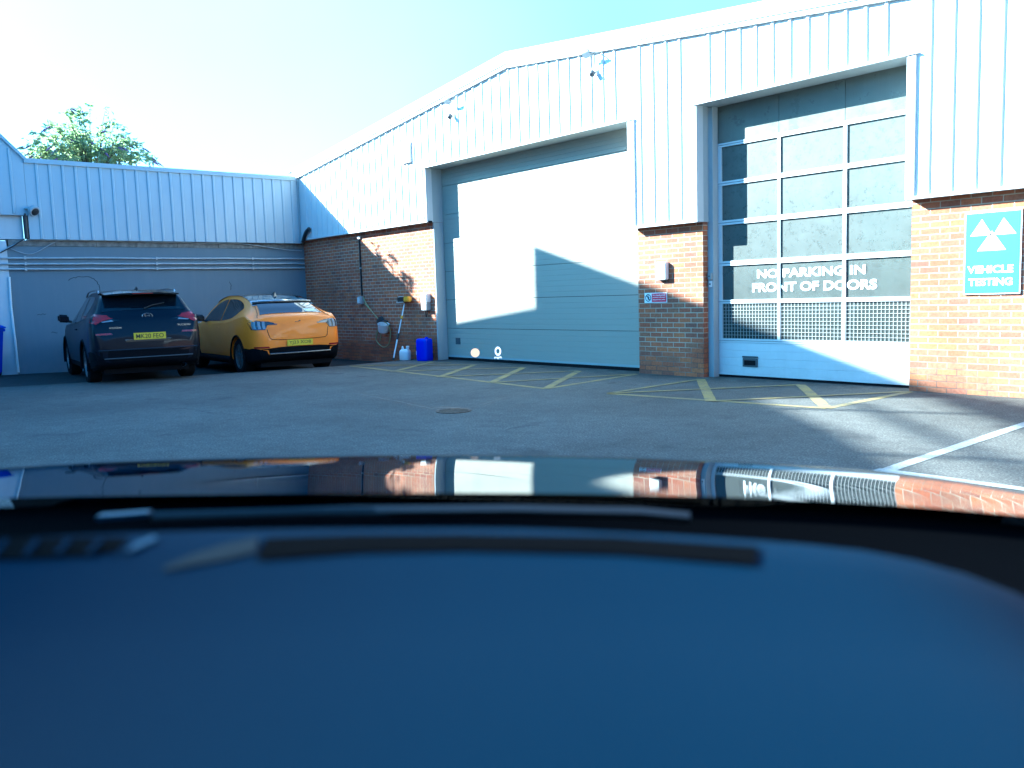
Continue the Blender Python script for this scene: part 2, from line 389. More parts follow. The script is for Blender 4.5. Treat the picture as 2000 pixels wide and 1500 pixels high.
def stripes(name, segs, wd, z, m):
    """one painted marking per call: a line from a to b with real width"""
    for (a, b) in segs:
        a = Vector((*a, 0)); b = Vector((*b, 0)); d = (b-a).normalized(); n = Vector((-d.y, d.x, 0))*wd/2
        mb = MB(); k = max(2, int((b-a).length/.15)); rows = []
        for i in range(k+1):
            p = a+(b-a)*i/k; j1, j2 = random.uniform(-.008, .008), random.uniform(-.008, .008)
            rows.append([p+n*(1+j1*6)+Vector((0, 0, z)), p-n*(1+j2*6)+Vector((0, 0, z))])
        mb.grid(rows); o = part(name, mb, m, fix=False)
        if o.data.polygons[0].normal.z < 0: o.data.flip_normals()
        o['kind'] = 'structure'
L1 = (5.30, -1.83); b1, b2, b3, b4 = (7.23, -2.07), (8.84, -2.20), (10.32, -2.30), (11.62, -2.38)
t1, t2, t3, t4, R1 = (6.03, -.35), (7.44, -.38), (8.75, -.28), (10.13, -.26), (11.32, -.16)
stripes('yellow_marking', [(L1, b4), (b4, R1)], .10, .003, M['yellow_paint'])
stripes('yellow_marking', [(b1, t1), (b2, t2), (b3, t3), (b4, t4)], .12, .005, M['yellow_paint'])
stripes('yellow_marking', [(L1, (6.6, -.33)), (L1, t2), (b1, t3), (b2, t4), (b3, R1)], .085, .007, M['yellow_paint'])
L2, c1, c2, R2, s1, s2 = (12.73, -2.31), (14.255, -2.19), (15.575, -1.95), (15.61, -.10), (12.64, -.26), (14.18, -.15)
stripes('yellow_marking', [(L2, c2), (c2, R2)], .10, .003, M['yellow_paint'])
stripes('yellow_marking', [(s1, c1), (s2, c2)], .13, .005, M['yellow_paint'])
stripes('yellow_marking', [(L2, s1), (L2, s2), (c1, R2)], .085, .007, M['yellow_paint'])
stripes('white_marking', [((17.485, -4.62), (17.46, -1.2))], .10, .003, M['white_paint'])
stripes('white_marking', [((17.42, -4.56), (22.0, -4.45))], .10, .005, M['white_paint'])
# tar seam that runs to the gully
def seam(name, pts, wd, z=.0025):
    rows = []
    for i, (x, y) in enumerate(pts):
        a = Vector(pts[max(i-1, 0)]); b = Vector(pts[min(i+1, len(pts)-1)]); d = (b-a).normalized(); n = Vector((-d.y, d.x))
        k = wd*random.uniform(.4, 1.3); rows.append([(x+n.x*k, y+n.y*k, z), (x-n.x*k*.7, y-n.y*k*.7, z)])
    o = part(name, MB().grid(rows), M['paving_void'], fix=False)
    if o.data.polygons[0].normal.z < 0: o.data.flip_normals()
    o['kind'] = 'structure'
def poly_px(pp, n=10):
    P = [at(x, y, 2, 0) for x, y in pp]; out = []
    for a, b in zip(P, P[1:]):
        for i in range(n):
            q = a.lerp(b, i/n); out.append((q.x+random.uniform(-.012, .012), q.y+random.uniform(-.012, .012)))
    out.append((P[-1].x, P[-1].y)); return out
seam('tar_seam', poly_px([(690, 768), (735, 776), (790, 787), (845, 799), (862, 801)]), .025)
seam('tar_seam', poly_px([(846, 797), (880, 796), (912, 799)]), .05)
seam('tar_seam', poly_px([(925, 795), (990, 776), (1040, 768)]), .014)
seam('tar_seam', poly_px([(1215, 786), (1290, 776), (1360, 772)]), .014)
dr = empty('drain_cover', at(886, 803, 2, 0)); tag(dr, 'small rusty iron drain cover sunk in the tarmac of the yard', 'drain cover')
mb = MB()
dd = at(886, 803, 2, 0)
mb.lathe([(.175, .001), (.175, .008), (.205, .008), (.205, .001)], (dd.x, dd.y, 0), (0, 0, 1), 28)
local(dr, 'frame', mb, M['rust'])
mb = MB()
for i in range(-4, 5):
    h = math.sqrt(max(.01, (.172**2-(i*.038)**2))); mb.box(dd.x-h, dd.x+h, dd.y+i*.038-.011, dd.y+i*.038+.011, .003, .007)
mb.box(dd.x-.012, dd.x+.012, dd.y-.165, dd.y+.165, .0072, .009)
local(dr, 'grating', mb, M['rust'])

# ------------------------------------------------------------------ main workshop building
RX, RZ = 8.40, 5.375
def ztop(x): return RZ-(RX-x)*.1115 if x < RX else RZ-(x-RX)*.1045
D1 = (5.753, 11.213); D2 = (12.525, 15.534); ZD = 3.918; XE = 27.0
ws = empty('workshop_building', (8.5, 0, 0)); tag(ws, 'white clad brick workshop with a grey garage door and a glazed garage door', 'building')
def brick(x0, x1, z1):
    local(ws, 'brick_wall', MB().box(x0, x1, 0, .36, -.3, z1), M['brick'])
brick(0.0, 5.712, 2.95); brick(11.25, 12.503, 2.40); brick(15.549, XE, 2.40)
# cladding sheet with trapezoid ribs
def clad_strip(mb, x0, x1, zb0, y=-.13, zt=None):
    """flat sheet front between x0, x1 from zb0 to the verge, with thickness"""
    cut = sorted([x0, x1]+([RX] if x0 < RX < x1 else []))
    for a, b in zip(cut, cut[1:]):
        za, zb = (ztop(a), ztop(b)) if zt is None else (zt, zt)
        mb.add([(a, y, zb0), (b, y, zb0), (b, y, zb), (a, y, za), (a, -.004, zb0), (b, -.004, zb0), (b, -.004, zb), (a, -.004, za)],
               [(0, 1, 2, 3), (5, 4, 7, 6), (0, 4, 5, 1), (3, 2, 6, 7), (0, 3, 7, 4), (1, 5, 6, 2)])
def rib(mb, x, z0, z1, y=-.13, d=.020, wb=.034, wt=.016):
    mb.add([(x-wb, y+.001, z0), (x-wt, y-d, z0), (x+wt, y-d, z0), (x+wb, y+.001, z0), (x-wb, y+.001, z1), (x-wt, y-d, z1), (x+wt, y-d, z1), (x+wb, y+.001, z1)],
           [(0, 1, 5, 4), (1, 2, 6, 5), (2, 3, 7, 6), (0, 3, 2, 1), (4, 5, 6, 7)])
ribx = [15.53+.2545*(i-60) for i in range(0, 110)]
ZL, ZP = 2.843, 2.279
mb = MB()
clad_strip(mb, 0.132, D1[0], ZL); clad_strip(mb, D1[0]+.0005, D1[1]-.0005, ZD+.016)
clad_strip(mb, D1[1], D2[0], ZP); clad_strip(mb, D2[0]+.0005, D2[1]-.0005, ZD+.016); clad_strip(mb, D2[1], XE, ZP)
for x in ribx:
    if x < .3 or x > XE-.1: continue
    z1 = ztop(x)-.03
    if x < D1[0]-.05: z0 = ZL+.03
    elif x < D1[0]+.05: continue
    elif x < D1[1]-.04: z0 = ZD+.06
    elif x < D1[1]+.13: continue
    elif x < D2[0]-.1: z0 = ZP+.03
    elif x < D2[0]+.06: continue
    elif x < D2[1]-.06: z0 = ZD+.06
    elif x < D2[1]+.12: continue
    else: z0 = ZP+.03
    rib(mb, x, z0, z1)
local(ws, 'cladding', mb, M['clad'], fix=True)
# verge: upper fascia, lower lip
mb = MB()
def verge(mb, y0, y1, lo, hi):
    for a, b in ((-.02, RX), (RX, XE)):
        mb.add([(a, y0, ztop(a)+lo), (b, y0, ztop(b)+lo), (b, y0, ztop(b)+hi), (a, y0, ztop(a)+hi), (a, y1, ztop(a)+lo), (b, y1, ztop(b)+lo), (b, y1, ztop(b)+hi), (a, y1, ztop(a)+hi)],
               [(0, 1, 2, 3), (5, 4, 7, 6), (0, 4, 5, 1), (3, 2, 6, 7), (0, 3, 7, 4), (1, 5, 6, 2)])
verge(mb, -.20, -.01, .006, .165); verge(mb, -.182, -.0112, -.062, .004)
local(ws, 'verge_trim', mb, M['trim'])
# flashings round the openings and at the foot of the sheets
mb = MB()
for (a, b) in (D1, D2): mb.box(a-.10, b+.13, -.178, -.1315, ZD, ZD+.014)
for (a, b, z) in ((.14, D1[0], ZL), (D1[1], D2[0], ZP), (D2[1], XE, ZP)): mb.box(a+.002, b-.002, -.158, -.1315, z-.004, z+.028)
for (a, b, z) in ((D1[1]+.001, D1[1]+.125, ZP+.03), (D2[1]+.001, D2[1]+.10, ZP+.03), (D1[0]-.05, D1[0]-.001, ZL+.03), (D2[0]-.07, D2[0]-.001, ZP+.03)): mb.box(a, b, -.160, -.1315, z, ZD-.001)
local(ws, 'flashing', mb, M['trim'])
# linings of the door openings
for (a, b), xb0, xb1, zb in ((D1, 5.712, 11.25, ZL), (D2, 12.503, 15.549, ZP)):
    mb = MB().box(a-.012, b+.012, -.1295, .30, ZD+.0005, ZD+.0155)
    zb1 = ZP
    mb.box(a-.02, a-.0005, -.129, .30, (ZL if a < 8 else ZP)+.002, ZD-.0005); mb.box(b+.0005, b+.02, -.129, .30, ZP+.002, ZD-.0005)
    local(ws, 'opening_lining', mb, M['jamb'])
# grey steel posts at the door edges
local(ws, 'door_post', MB().box(5.716, 5.75, .004, .245, 0, ZL-.004), M['jamb'])
local(ws, 'door_post', MB().box(11.20, 11.246, .17, .245, 0, ZD-.002), M['jamb'])
local(ws, 'door_post', MB().box(12.507, 12.60, .115, .244, 0.0, ZD-.003), M['jamb'])
# dark closers beneath the sheet corners
local(ws, 'closer_strip', MB().box(5.755, 5.80, -.125, -.06, ZL-.02, ZL+.02), M['seal'])
# roof, shell and inside
mb = MB()
for a, b in ((-.3, RX), (RX, XE+.2)):
    mb.add([(a, -.19, ztop(a)+.17), (b, -.19, ztop(b)+.17), (b, 14, ztop(b)+.17), (a, 14, ztop(a)+.17), (a, -.19, ztop(a)+.21), (b, -.19, ztop(b)+.21), (b, 14, ztop(b)+.21), (a, 14, ztop(a)+.21)],
           [(0, 3, 2, 1), (4, 5, 6, 7), (0, 1, 5, 4), (1, 2, 6, 5), (2, 3, 7, 6), (3, 0, 4, 7)])
local(ws, 'roof', mb, M['roof'])
mb = MB().box(-.2, XE, 13.7, 14, -.2, 4.5).box(XE-.2, XE, .37, 13.69, -.2, 3.3).box(12.0, 12.1, .38, 13.6, -.2, 4.6).box(20.0, 20.1, .38, 13.6, -.2, 3.9)
local(ws, 'inner_wall', mb, M['inside'])

# grey sectional door
gd = MB()
def grooved(mb, x0, x1, z0, z1, y, pitch, dep=.0035, wid=.010, back=.045):
    prof = [(y, z0)]; z = z0+pitch
    while z < z1-.02:
        prof += [(y, z-wid/2), (y+dep, z-wid*.15), (y+dep, z+wid*.15), (y, z+wid/2)]; z += pitch
    prof.append((y, z1)); prof += [(y+back, z1), (y+back, z0)]
    mb.prism([(x0, py, pz) for py, pz in prof], (x1-x0, 0, 0))
seams = [.06, .655, 1.245, 1.83, 2.41, 2.99, 3.57, 4.02]
for a, b in zip(seams, seams[1:]): grooved(gd, 5.70, 11.225, a+.004, b-.004, .25, (b-a-.008)/6)
door1 = local(ws, 'sectional_door', gd, M['door'])
def sub(parent, name, mb, m, **k):
    """world-coordinate mesh under a part of the workshop"""
    L = ws.location; mb.v = [(x-L.x, y-L.y, z-L.z) for x, y, z in mb.v]; return part(name, mb, m, parent, **k)
sub(door1, 'bottom_seal', MB().box(5.75, 11.2, .246, .30, .0, .056), M['seal'])
sub(door1, 'door_backing', MB().box(5.72, 11.22, .297, .305, .06, 4.0), M['seal'])
h1 = MB().box(6.03, 6.19, .243, .2495, .325, .46); sub(door1, 'hand_pull', h1, M['handle'], bevel=.004)
sub(door1, 'inspection_flap', MB().box(10.05, 10.09, .244, .2495, 1.80, 2.05), M['door'], bevel=.002)
sub(door1, 'bottom_rail', MB().box(5.72, 11.21, .243, .2495, .058, .095), M['jamb'])
# glazed sectional door
gx0, gx1 = 12.603, 15.55
rails = [(3.34, 3.394), (2.79, 2.85), (2.223, 2.289), (1.633, 1.70), (1.084, 1.136), (.513, .567)]
mb = MB()
for a, b in rails:
    m_ = (a+b)/2
    mb.box(gx0, gx1, .236, .29, a, m_-.004); mb.box(gx0, gx1, .236, .29, m_+.004, b)
stiles = [(gx0, 12.662), (13.585, 13.627), (14.543, 14.590), (15.49, gx1)]
zs = [.567] + [z for r in rails[::-1][1:] for z in r]
cells = [(.567, 1.084), (1.136, 1.633), (1.70, 2.223), (2.289, 2.79), (2.85, 3.34)]
for a, b in cells:
    for x0, x1 in stiles: mb.box(x0+.0005, x1-.0005, .24, .286, a+.0005, b-.0005)
door2 = local(ws, 'glazed_door', mb, M['doorwhite'])
sub(door2, 'rail_seal', MB().box(gx0+.01, gx1-.01, .262, .27, .30, 3.36), M['seal']) if False else None
tp = MB()
for (a, b) in ((gx0, 13.60), (13.606, 14.56), (14.566, gx1)): tp.box(a, b, .245, .285, 3.398, 4.05)
sub(door2, 'top_panel', tp, M['toppanel'])
xs = [12.662, 13.585, 13.627, 14.543, 14.590, 15.49]
for (a, b) in cells:
    for k in range(3):
        sub(door2, 'pane', MB().box(xs[2*k], xs[2*k+1], .262, .266, a, b), M['pane'])
for k in range(3):
    mb = MB(); x0, x1 = xs[2*k]+.01, xs[2*k+1]-.006; a, b = .572, 1.08
    n = int((x1-x0)/.05); m_ = 10
    for i in range(n+1): x = x0+(x1-x0)*i/n; mb.box(x-.002, x+.002, .2485, .2525, a, b)
    for j in range(m_+1): z = a+(b-a)*j/m_; mb.box(x0, x1, .2445, .2483, z-.002, z+.002)
    sub(door2, 'wire_mesh', mb, M['wire'])
mb = MB(); grooved(mb, gx0, gx1, .058, .508, .24, .112, .004, .01); sub(door2, 'bottom_panel', mb, M['doorwhite'])
sub(door2, 'bottom_seal', MB().box(gx0, gx1, .243, .29, .0, .035), M['seal'])
sub(door2, 'bottom_rail', MB().box(gx0, gx1, .233, .29, .036, .056), M['doorwhite'])
mb = MB().box(13.02, 13.27, .226, .2395, .165, .29).box(13.015, 13.275, .222, .2395, .296, .322)
h2 = sub(door2, 'hand_pull', mb, M['handle'], bevel=.004)
sub(h2, 'grip_recess', MB().box(13.05, 13.24, .2235, .2258, .19, .262), M['seal'])
lt = text_mb('NO PARKING IN', (13.25, .258, 1.432), (1, 0, 0), (0, 0, 1), 1.60, .122, .002, .032)
lt2 = text_mb('FRONT OF DOORS', (13.17, .258, 1.238), (1, 0, 0), (0, 0, 1), 1.835, .128, .002, .032)
sub(door2, 'lettering', lt, M['white_letter'], fix=False); sub(door2, 'lettering', lt2, M['white_letter'], fix=False)
sub(door2, 'maker_plate', MB().box(14.01, 14.17, .2335, .2355, 1.118, 1.132), M['grey_plastic'])
# latch boxes on the post of the glazed door
kb = empty('key_switch', (12.555, .10, 1.42)); tag(kb, 'small pale key switch box on the post beside the glazed door', 'switch')
local(kb, 'box', MB().box(12.525, 12.59, .075, .1145, 1.44, 1.54), M['grey_plastic'], bevel=.006)
local(kb, 'push_plate', MB().box(12.53, 12.585, .095, .1145, 1.33, 1.42), M['white_plastic'], bevel=.005)
local(kb, 'key_barrel', MB().lathe([(.011, 0), (.011, .008)], (12.557, .074, 1.49), (0, -1, 0), 12), M['dark_metal'])
local(kb, 'button', MB().lathe([(.012, 0), (.012, .007)], (12.557, .094, 1.375), (0, -1, 0), 12), M['dark_metal'])
# things seen dimly behind the glass
rk = empty('storage_rack', (14.2, 4.5, 0)); tag(rk, 'pale metal storage rack standing inside the workshop behind the glazed door', 'rack')
for x in (12.6, 13.9, 15.2, 16.4):
    for y in (4.2, 4.8): local(rk, 'upright', MB().box(x-.03, x+.03, y-.03, y+.03, 0, 2.0), M['white_plastic'])
for z in (.35, .95, 1.55): local(rk, 'shelf', MB().box(12.64, 16.36, 4.235, 4.765, z, z+.03), M['white_plastic'])

# ------------------------------------------------------------------ side building (left)
sb = empty('side_building', (-1, -3, 0)); tag(sb, 'low white clad building with a grey painted wall behind the parked cars', 'building')
local(sb, 'painted_wall', MB().box(-.3, 0, -6.69, -.003, -.2, 2.64), M['render'])
mb = MB()
y = -6.66
while y < -.1:
    y2 = min(y+random.uniform(.7, 1.0), -.01); mb.box(-.3, .018+random.uniform(-.002, .004), y+.004, y2-.004, 2.643, 2.765); y = y2
local(sb, 'concrete_lintel', mb, M['concrete'])
mb = MB()
ZC0, ZC1 = 2.772, 4.395
mb.box(-.02, .13, -6.27, -.136, ZC0, ZC1)
y = -.32
while y > -6.25:
    mb.add([(.129, y-.034, ZC0+.01), (.155, y-.016, ZC0+.01), (.155, y+.016, ZC0+.01), (.129, y+.034, ZC0+.01), (.129, y-.034, ZC1-.04), (.155, y-.016, ZC1-.04), (.155, y+.016, ZC1-.04), (.129, y+.034, ZC1-.04)],
           [(0, 1, 5, 4), (1, 2, 6, 5), (2, 3, 7, 6), (0, 3, 2, 1), (4, 5, 6, 7)]); y -= .249
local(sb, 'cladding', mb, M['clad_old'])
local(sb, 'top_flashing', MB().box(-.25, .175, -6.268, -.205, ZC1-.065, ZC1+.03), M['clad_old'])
local(sb, 'corner_strip', MB().box(.1325, .158, -.175, -.1365, ZC0, ZC1-.07), M['jamb'])
local(sb, 'roof', MB().box(-.60, -.26, -6.2, 12, 4.2, 4.30), M['roof'])
local(sb, 'rear_wall', MB().box(-.60, -.5, -6.2, 12, -.2, 4.19), M['dark_render'])
# cracks in the render
def crack(pts, r=.005):
    mb = MB(); P = [at(x, y, 0, .001) for x, y in pts]; Q = []
    for a, b in zip(P, P[1:]):
        for i in range(5): Q.append(a.lerp(b, i/5)+Vector((0, random.uniform(-.012, .012), random.uniform(-.012, .012))))
    Q.append(P[-1]); mb.tube(Q, r, 5); local(sb, 'crack', mb, M['seal'])
crack([(133, 548), (140, 543), (157, 540), (175, 541), (187, 547), (193, 557), (195, 570)])
crack([(448, 550), (452, 557), (450, 566)], .004); crack([(72, 615), (90, 613)], .004); crack([(101, 649), (112, 650)], .004)
# three conduit pipes
hts = [(2.39, 'top'), (2.268, 'middle'), (2.158, 'bottom')]
for k, (z, wd) in enumerate(hts):
    o = empty('conduit_pipe', (0, -3.3, z)); tag(o, '%s of the three grey conduit pipes along the grey side wall' % ['topmost', 'middle', 'lowest'][k], 'pipe', 'conduit pipes on the side wall')
    P = [(.045+random.uniform(-.003, .003), -7.6+i*.5, z+random.uniform(-.006, .006)) for i in range(16)]
    P[-1] = (.045, -.03, z); local(o, 'pipe', MB().tube(P, .021, 8), M['galv'], smooth=60)
    for yy in (-6.38, -3.72, -1.42):
        local(o, 'clip', MB().box(.0005, .07, yy-.02, yy+.02, z-.032, z+.032), M['galv'])
def cable(name, label, pts, r, m, cat='cable', group=None):
    P = [Vector(p) for p in pts]; Q = []
    for i in range(len(P)-1):
        p0, p1, p2, p3 = P[max(i-1, 0)], P[i], P[i+1], P[min(i+2, len(P)-1)]
        for k in range(6):
            t = k/6; Q.append(.5*((2*p1)+(p2-p0)*t+(2*p0-5*p1+4*p2-p3)*t*t+(3*p1-p0-3*p2+p3)*t**3))
    Q.append(P[-1]); o = part(name, MB().tube(Q, r, 7), m, smooth=60); tag(o, label, cat, group); return o
X0 = .06
cable('wall_cable', 'black cable sagging along the foot of the side cladding', [at(x, y, 0, X0+.03) for x, y in [(0, 494), (25, 481), (48, 467), (62, 464), (120, 466), (180, 468), (250, 469), (320, 470), (370, 472), (430, 472), (500, 474), (560, 475), (590, 477)]], .013, M['black_plastic'])
cable('wall_cable', 'pale cable running just below the black cable on the side building', [at(x, y, 0, X0) for x, y in [(2, 491), (30, 477), (55, 469), (110, 470), (200, 470), (300, 473), (400, 475), (470, 476), (560, 488), (590, 490)]], .010, M['galv'])
cable('wall_cable', 'loose grey cable hanging in a loop below the black cable at the far left', [at(x, y, 0, .03) for x, y in [(22, 486), (40, 493), (60, 496), (80, 488), (105, 474), (128, 469)]], .008, M['galv'])
bp = [at(x, y, 1, -.20) for x, y in [(592, 473), (593, 468), (596, 459), (599, 452), (604, 447)]]
o = cable('bent_pipe', 'short black bent pipe stub rising in the corner between the buildings', bp, .05, M['dark_metal'], 'pipe')
# round lamp at the left end of the side cladding
lp = at(66, 412, 0, .26)
o = empty('wall_lamp', (lp.x, lp.y, lp.z)); tag(o, 'round grey lamp on a short arm at the left end of the side cladding', 'lamp')
local(o, 'arm', MB().tube([(.13, lp.y-.13, lp.z+.05), (.2, lp.y-.1, lp.z+.06), (.26, lp.y-.02, lp.z+.02)], .028, 8), M['galv'], smooth=60)
local(o, 'housing', MB().lathe([(.05, -.1), (.1, -.05), (.115, .03), (.1, .05)], lp, (.8, .35, -.5), 18), M['galv'], smooth=40)
local(o, 'lens', MB().lathe([(.08, .0505), (.06, .06), (.01, .066)], lp, (.8, .35, -.5), 18), M['dark_metal'], smooth=40)

# ------------------------------------------------------------------ gabled building at the far left
gb = empty('gabled_building', (-2, -10, 0)); tag(gb, 'white walled building with a clad sloping gable at the left edge', 'building')
local(gb, 'wall', MB().box(-.4, .02, -30, -6.692, -.2, 2.74), M['white_wall'])
local(gb, 'upper_wall', MB().box(-.4, .015, -30, -6.36, 2.775, 3.262), M['white_wall'])
def gz(y): return 4.43+1.05*(-6.27-y)
mb = MB().prism([(-.02, -6.275, 3.26), (-.02, -6.275, gz(-6.275)), (-.02, -8.2, gz(-8.2)), (-.02, -10.4, gz(-8.2)), (-.02, -10.4, 3.26)], (.15, 0, 0))
y = -6.52
while y > -8.1:
    mb.add([(.129, y-.034, 3.29), (.155, y-.016, 3.29), (.155, y+.016, 3.29), (.129, y+.034, 3.29), (.129, y-.034, gz(y)-.09), (.155, y-.016, gz(y)-.09), (.155, y+.016, gz(y)-.09), (.129, y+.034, gz(y)-.09)],
           [(0, 1, 5, 4), (1, 2, 6, 5), (2, 3, 7, 6), (0, 3, 2, 1), (4, 5, 6, 7)]); y -= .249
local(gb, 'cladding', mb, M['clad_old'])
mb = MB().prism([(-.03, -6.22, gz(-6.22)-.03), (-.03, -8.25, gz(-8.25)-.03), (-.03, -8.25, gz(-8.25)+.05), (-.03, -6.22, gz(-6.22)+.05)], (.21, 0, 0))
local(gb, 'verge_trim', mb, M['clad_old'])
local(gb, 'corner_trim', MB().tube([(.05, -6.70, 2.0), (.05, -6.715, 1.4), (.05, -6.70, .7), (.05, -6.69, .02)], .022, 8), M['white_plastic'], smooth=60)
local(gb, 'downpipe', MB().tube([(.09, -6.325, 3.3), (.09, -6.32, 2.79)], .045, 10), M['dark_metal'], smooth=60)
# unseen block added here, roofline shaped to throw the shadow across the doors
prof = [(-6.52, -.2), (-6.52, 6.66), (-8.40, 8.60), (-8.40, 9.73), (-14.33, 12.48), (-14.85, 12.72), (-14.85, 11.48), (-17.9, 12.74), (-34, 18.6), (-34, -.2)]
mb = MB().prism([(-3.0, y, z) for y, z in prof], (-3.99, -3.0, 0)); local(gb, 'shadow_block', mb, M['dark_render'])
pr2 = [(-14.86, 12.55), (-15.55, 12.74), (-17.49, 13.44), (-34, 20.3), (-34, 20.8), (-17.49, 13.95), (-14.86, 12.74)]
mb = MB().prism([(-3.0, y, z) for y, z in pr2], (-.2, 0, 0)); local(gb, 'shadow_canopy', mb, M['dark_render'])  # unseen slab added to cast the dark band on the yard
mb = MB().tube([(-3.1, -16.0, 12.0), (-3.1, -16.55, 13.1)], .05, 6).tube([(-3.1, -19.2, 13.2), (-3.1, -19.8, 14.35)], .05, 6).tube([(-3.1, -15.5, 12.25), (-3.1, -22.5, 14.85)], .06, 6)
local(gb, 'shadow_strut', mb, M['dark_metal'])  # added for the thin shadow lines across the sunlit tarmac

M['dark_timber'] = mat('dark_cladding', (.030, .030, .033), .7, noise=.2)
ob = empty('unseen_dark_building', (31, -14, 0)); tag(ob, 'unseen dark building added behind the camera to darken reflections and shade', 'building')  # out of view, added to darken car reflections and the side wall
mb = MB().box(31, 31.3, -42, 12, -.2, 8).box(4, 30.99, -36, -35.7, -.2, 8); local(ob, 'wall', mb, M['dark_timber'])
local(ob, 'roof', MB().box(30.6, 38, -42.4, 12.4, 8.01, 8.3).box(3.5, 30.59, -42.4, -35.3, 8.01, 8.3), M['roof'])
# wheelie bin, mostly outside the picture
wb = empty('wheelie_bin', (.55, -7.32, 0)); tag(wb, 'blue wheelie bin against the white wall at the left edge', 'bin')
mb = MB()
def frust(mb, cx, cy, a0, b0, z0, a1, b1, z1):
    mb.add([(cx-a0, cy-b0, z0), (cx+a0, cy-b0, z0), (cx+a0, cy+b0, z0), (cx-a0, cy+b0, z0), (cx-a1, cy-b1, z1), (cx+a1, cy-b1, z1), (cx+a1, cy+b1, z1), (cx-a1, cy+b1, z1)],
           [(0, 3, 2, 1), (4, 5, 6, 7), (0, 1, 5, 4), (1, 2, 6, 5), (2, 3, 7, 6), (3, 0, 4, 7)])
frust(mb, .5, -7.32, .24, .22, .06, .33, .30, .96); local(wb, 'body', mb, M['bin_blue'], bevel=.03)
mb = MB(); frust(mb, .5, -7.32, .37, .345, .965, .36, .335, 1.0); frust(mb, .5, -7.32, .35, .32, 1.0, .22, .2, 1.06); local(wb, 'lid', mb, M['bin_blue'], bevel=.01)
local(wb, 'rim', MB().box(.155, .845, -7.645, -6.995, .90, .962), M['bin_blue'], bevel=.01)
for s in (-1, 1):
    local(wb, 'wheel', MB().lathe([(.05, -.03), (.1, -.03), (.1, .03), (.05, .03)], (.24, -7.32+s*.25, .1), (0, 1, 0), 18), M['seal'], smooth=40)

# ------------------------------------------------------------------ fittings on the workshop
def floodlight(px, py, label):
    c = at(px, py, 1, -.30); o = empty('floodlight', (c.x, -.2, c.z)); tag(o, label, 'floodlight', 'floodlights along the verge')
    n = Vector((-.12, -.55, -.83)).normalized(); u = Vector((1, .0, .12)).normalized(); v = n.cross(u).normalized()
    local(o, 'head', MB().obox(c, u*.085, v*.062, n*.016), M['grey_plastic'], bevel=.008)
    local(o, 'lamp_panel', MB().obox(c+n*.0175, u*.074, v*.052, n*.0012), M['lamp_glass'])
    local(o, 'bracket', MB().tube([c+u*.09, c+u*.115+Vector((0, .04, 0)), Vector((c.x+.115, -.19, c.z+.02))], .011, 6).tube([c+u*.09, c-u*.08+n*-.02], .009, 6), M['grey_plastic'], smooth=60)
floodlight(874, 198, 'small white floodlight high on the verge above the grey garage door, left of the ridge')
floodlight(1146, 106, 'small white floodlight high on the verge right of the roof ridge')
def sensor(px, py, label):
    c = at(px, py, 1, -.2); o = empty('motion_sensor', (c.x, -.17, c.z)); tag(o, label, 'sensor', 'motion sensors below the floodlights')
    local(o, 'mount', MB().box(c.x-.035, c.x+.035, -.172, -.159, c.z-.01, c.z+.09), M['white_plastic'], bevel=.006)
    local(o, 'sensor_eye', MB().lathe([(.028, -.05), (.045, -.03), (.045, .03), (.02, .05)], (c.x+.0, -.215, c.z), (.15, -.5, -.85), 14), M['handle'], smooth=50)
    return c
sensor(880, 228, 'tiny grey motion sensor on the cladding below the left floodlight')
c = sensor(1158, 144, 'tiny grey motion sensor on the cladding below the right floodlight')
o = cable('lamp_cable', 'thin grey cable dropping from the right floodlight to its motion sensor', [(c.x-.06, -.17, c.z+.42), (c.x-.075, -.172, c.z+.25), (c.x-.06, -.17, c.z+.1), (c.x-.02, -.175, c.z+.04)], .012, M['grey_plastic'])
vg = empty('vent_grille', (5.1, -.15, 4.3)); tag(vg, 'square white louvred vent grille on the cladding above the left garage door corner', 'vent')
local(vg, 'frame', MB().box(4.93, 5.27, -.185, -.1315, 4.10, 4.52), M['trim'], bevel=.006)
mb = MB()
for i in range(6): z = 4.27+i*.036; mb.obox((5.10, -.19, z), (.14, 0, 0), (0, .010, .007), (0, -.0012, .0018))
local(vg, 'louvre', mb, M['trim'])
wbx = empty('white_box', (11.77, -.04, 1.6)); tag(wbx, 'plain white enclosure box on the brick pillar between the doors', 'enclosure')
local(wbx, 'case', MB().box(11.665, 11.872, -.085, -.0005, 1.465, 1.735), M['white_plastic'], bevel=.012)
local(wbx, 'cable_stub', MB().tube([(11.77, -.03, 1.466), (11.80, -.028, 1.452), (11.86, -.02, 1.462)], .009, 6), M['black_plastic'], smooth=60)
sg = empty('warning_sign', (11.6, -.005, 1.19)); tag(sg, 'small red and white no unauthorised persons sign on the brick pillar', 'sign')
local(sg, 'plate', MB().box(11.382, 11.828, -.006, -.001, 1.118, 1.272), M['sign_white'])
local(sg, 'red_panel', MB().box(11.528, 11.816, -.0085, -.0063, 1.130, 1.260), M['sign_red'])
mb = MB()
for i, s in enumerate(('No unauthorised', 'persons allowed', 'beyond this point')):
    q = text_mb(s, (11.547, -.0088, 1.222-i*.036), (1, 0, 0), (0, 0, 1), .25, .026, .0006, .012); mb.add(q.v, q.f)
local(sg, 'lettering', mb, M['white_letter'], fix=False)
mb = MB().lathe([(.046, .0065), (.058, .0065), (.058, .0085), (.046, .0085)], (11.456, 0, 1.195), (0, -1, 0), 28, True)
mb.obox((11.456, -.0078, 1.195), (.037, 0, -.037), (0, .0006, 0), (.005, 0, .005))
mb.obox((11.456, -.0072, 1.19), (.010, 0, 0), (0, .0005, 0), (0, 0, .024)); mb.lathe([(.010, .0066), (.010, .0076)], (11.456, 0, 1.226), (0, -1, 0), 12)
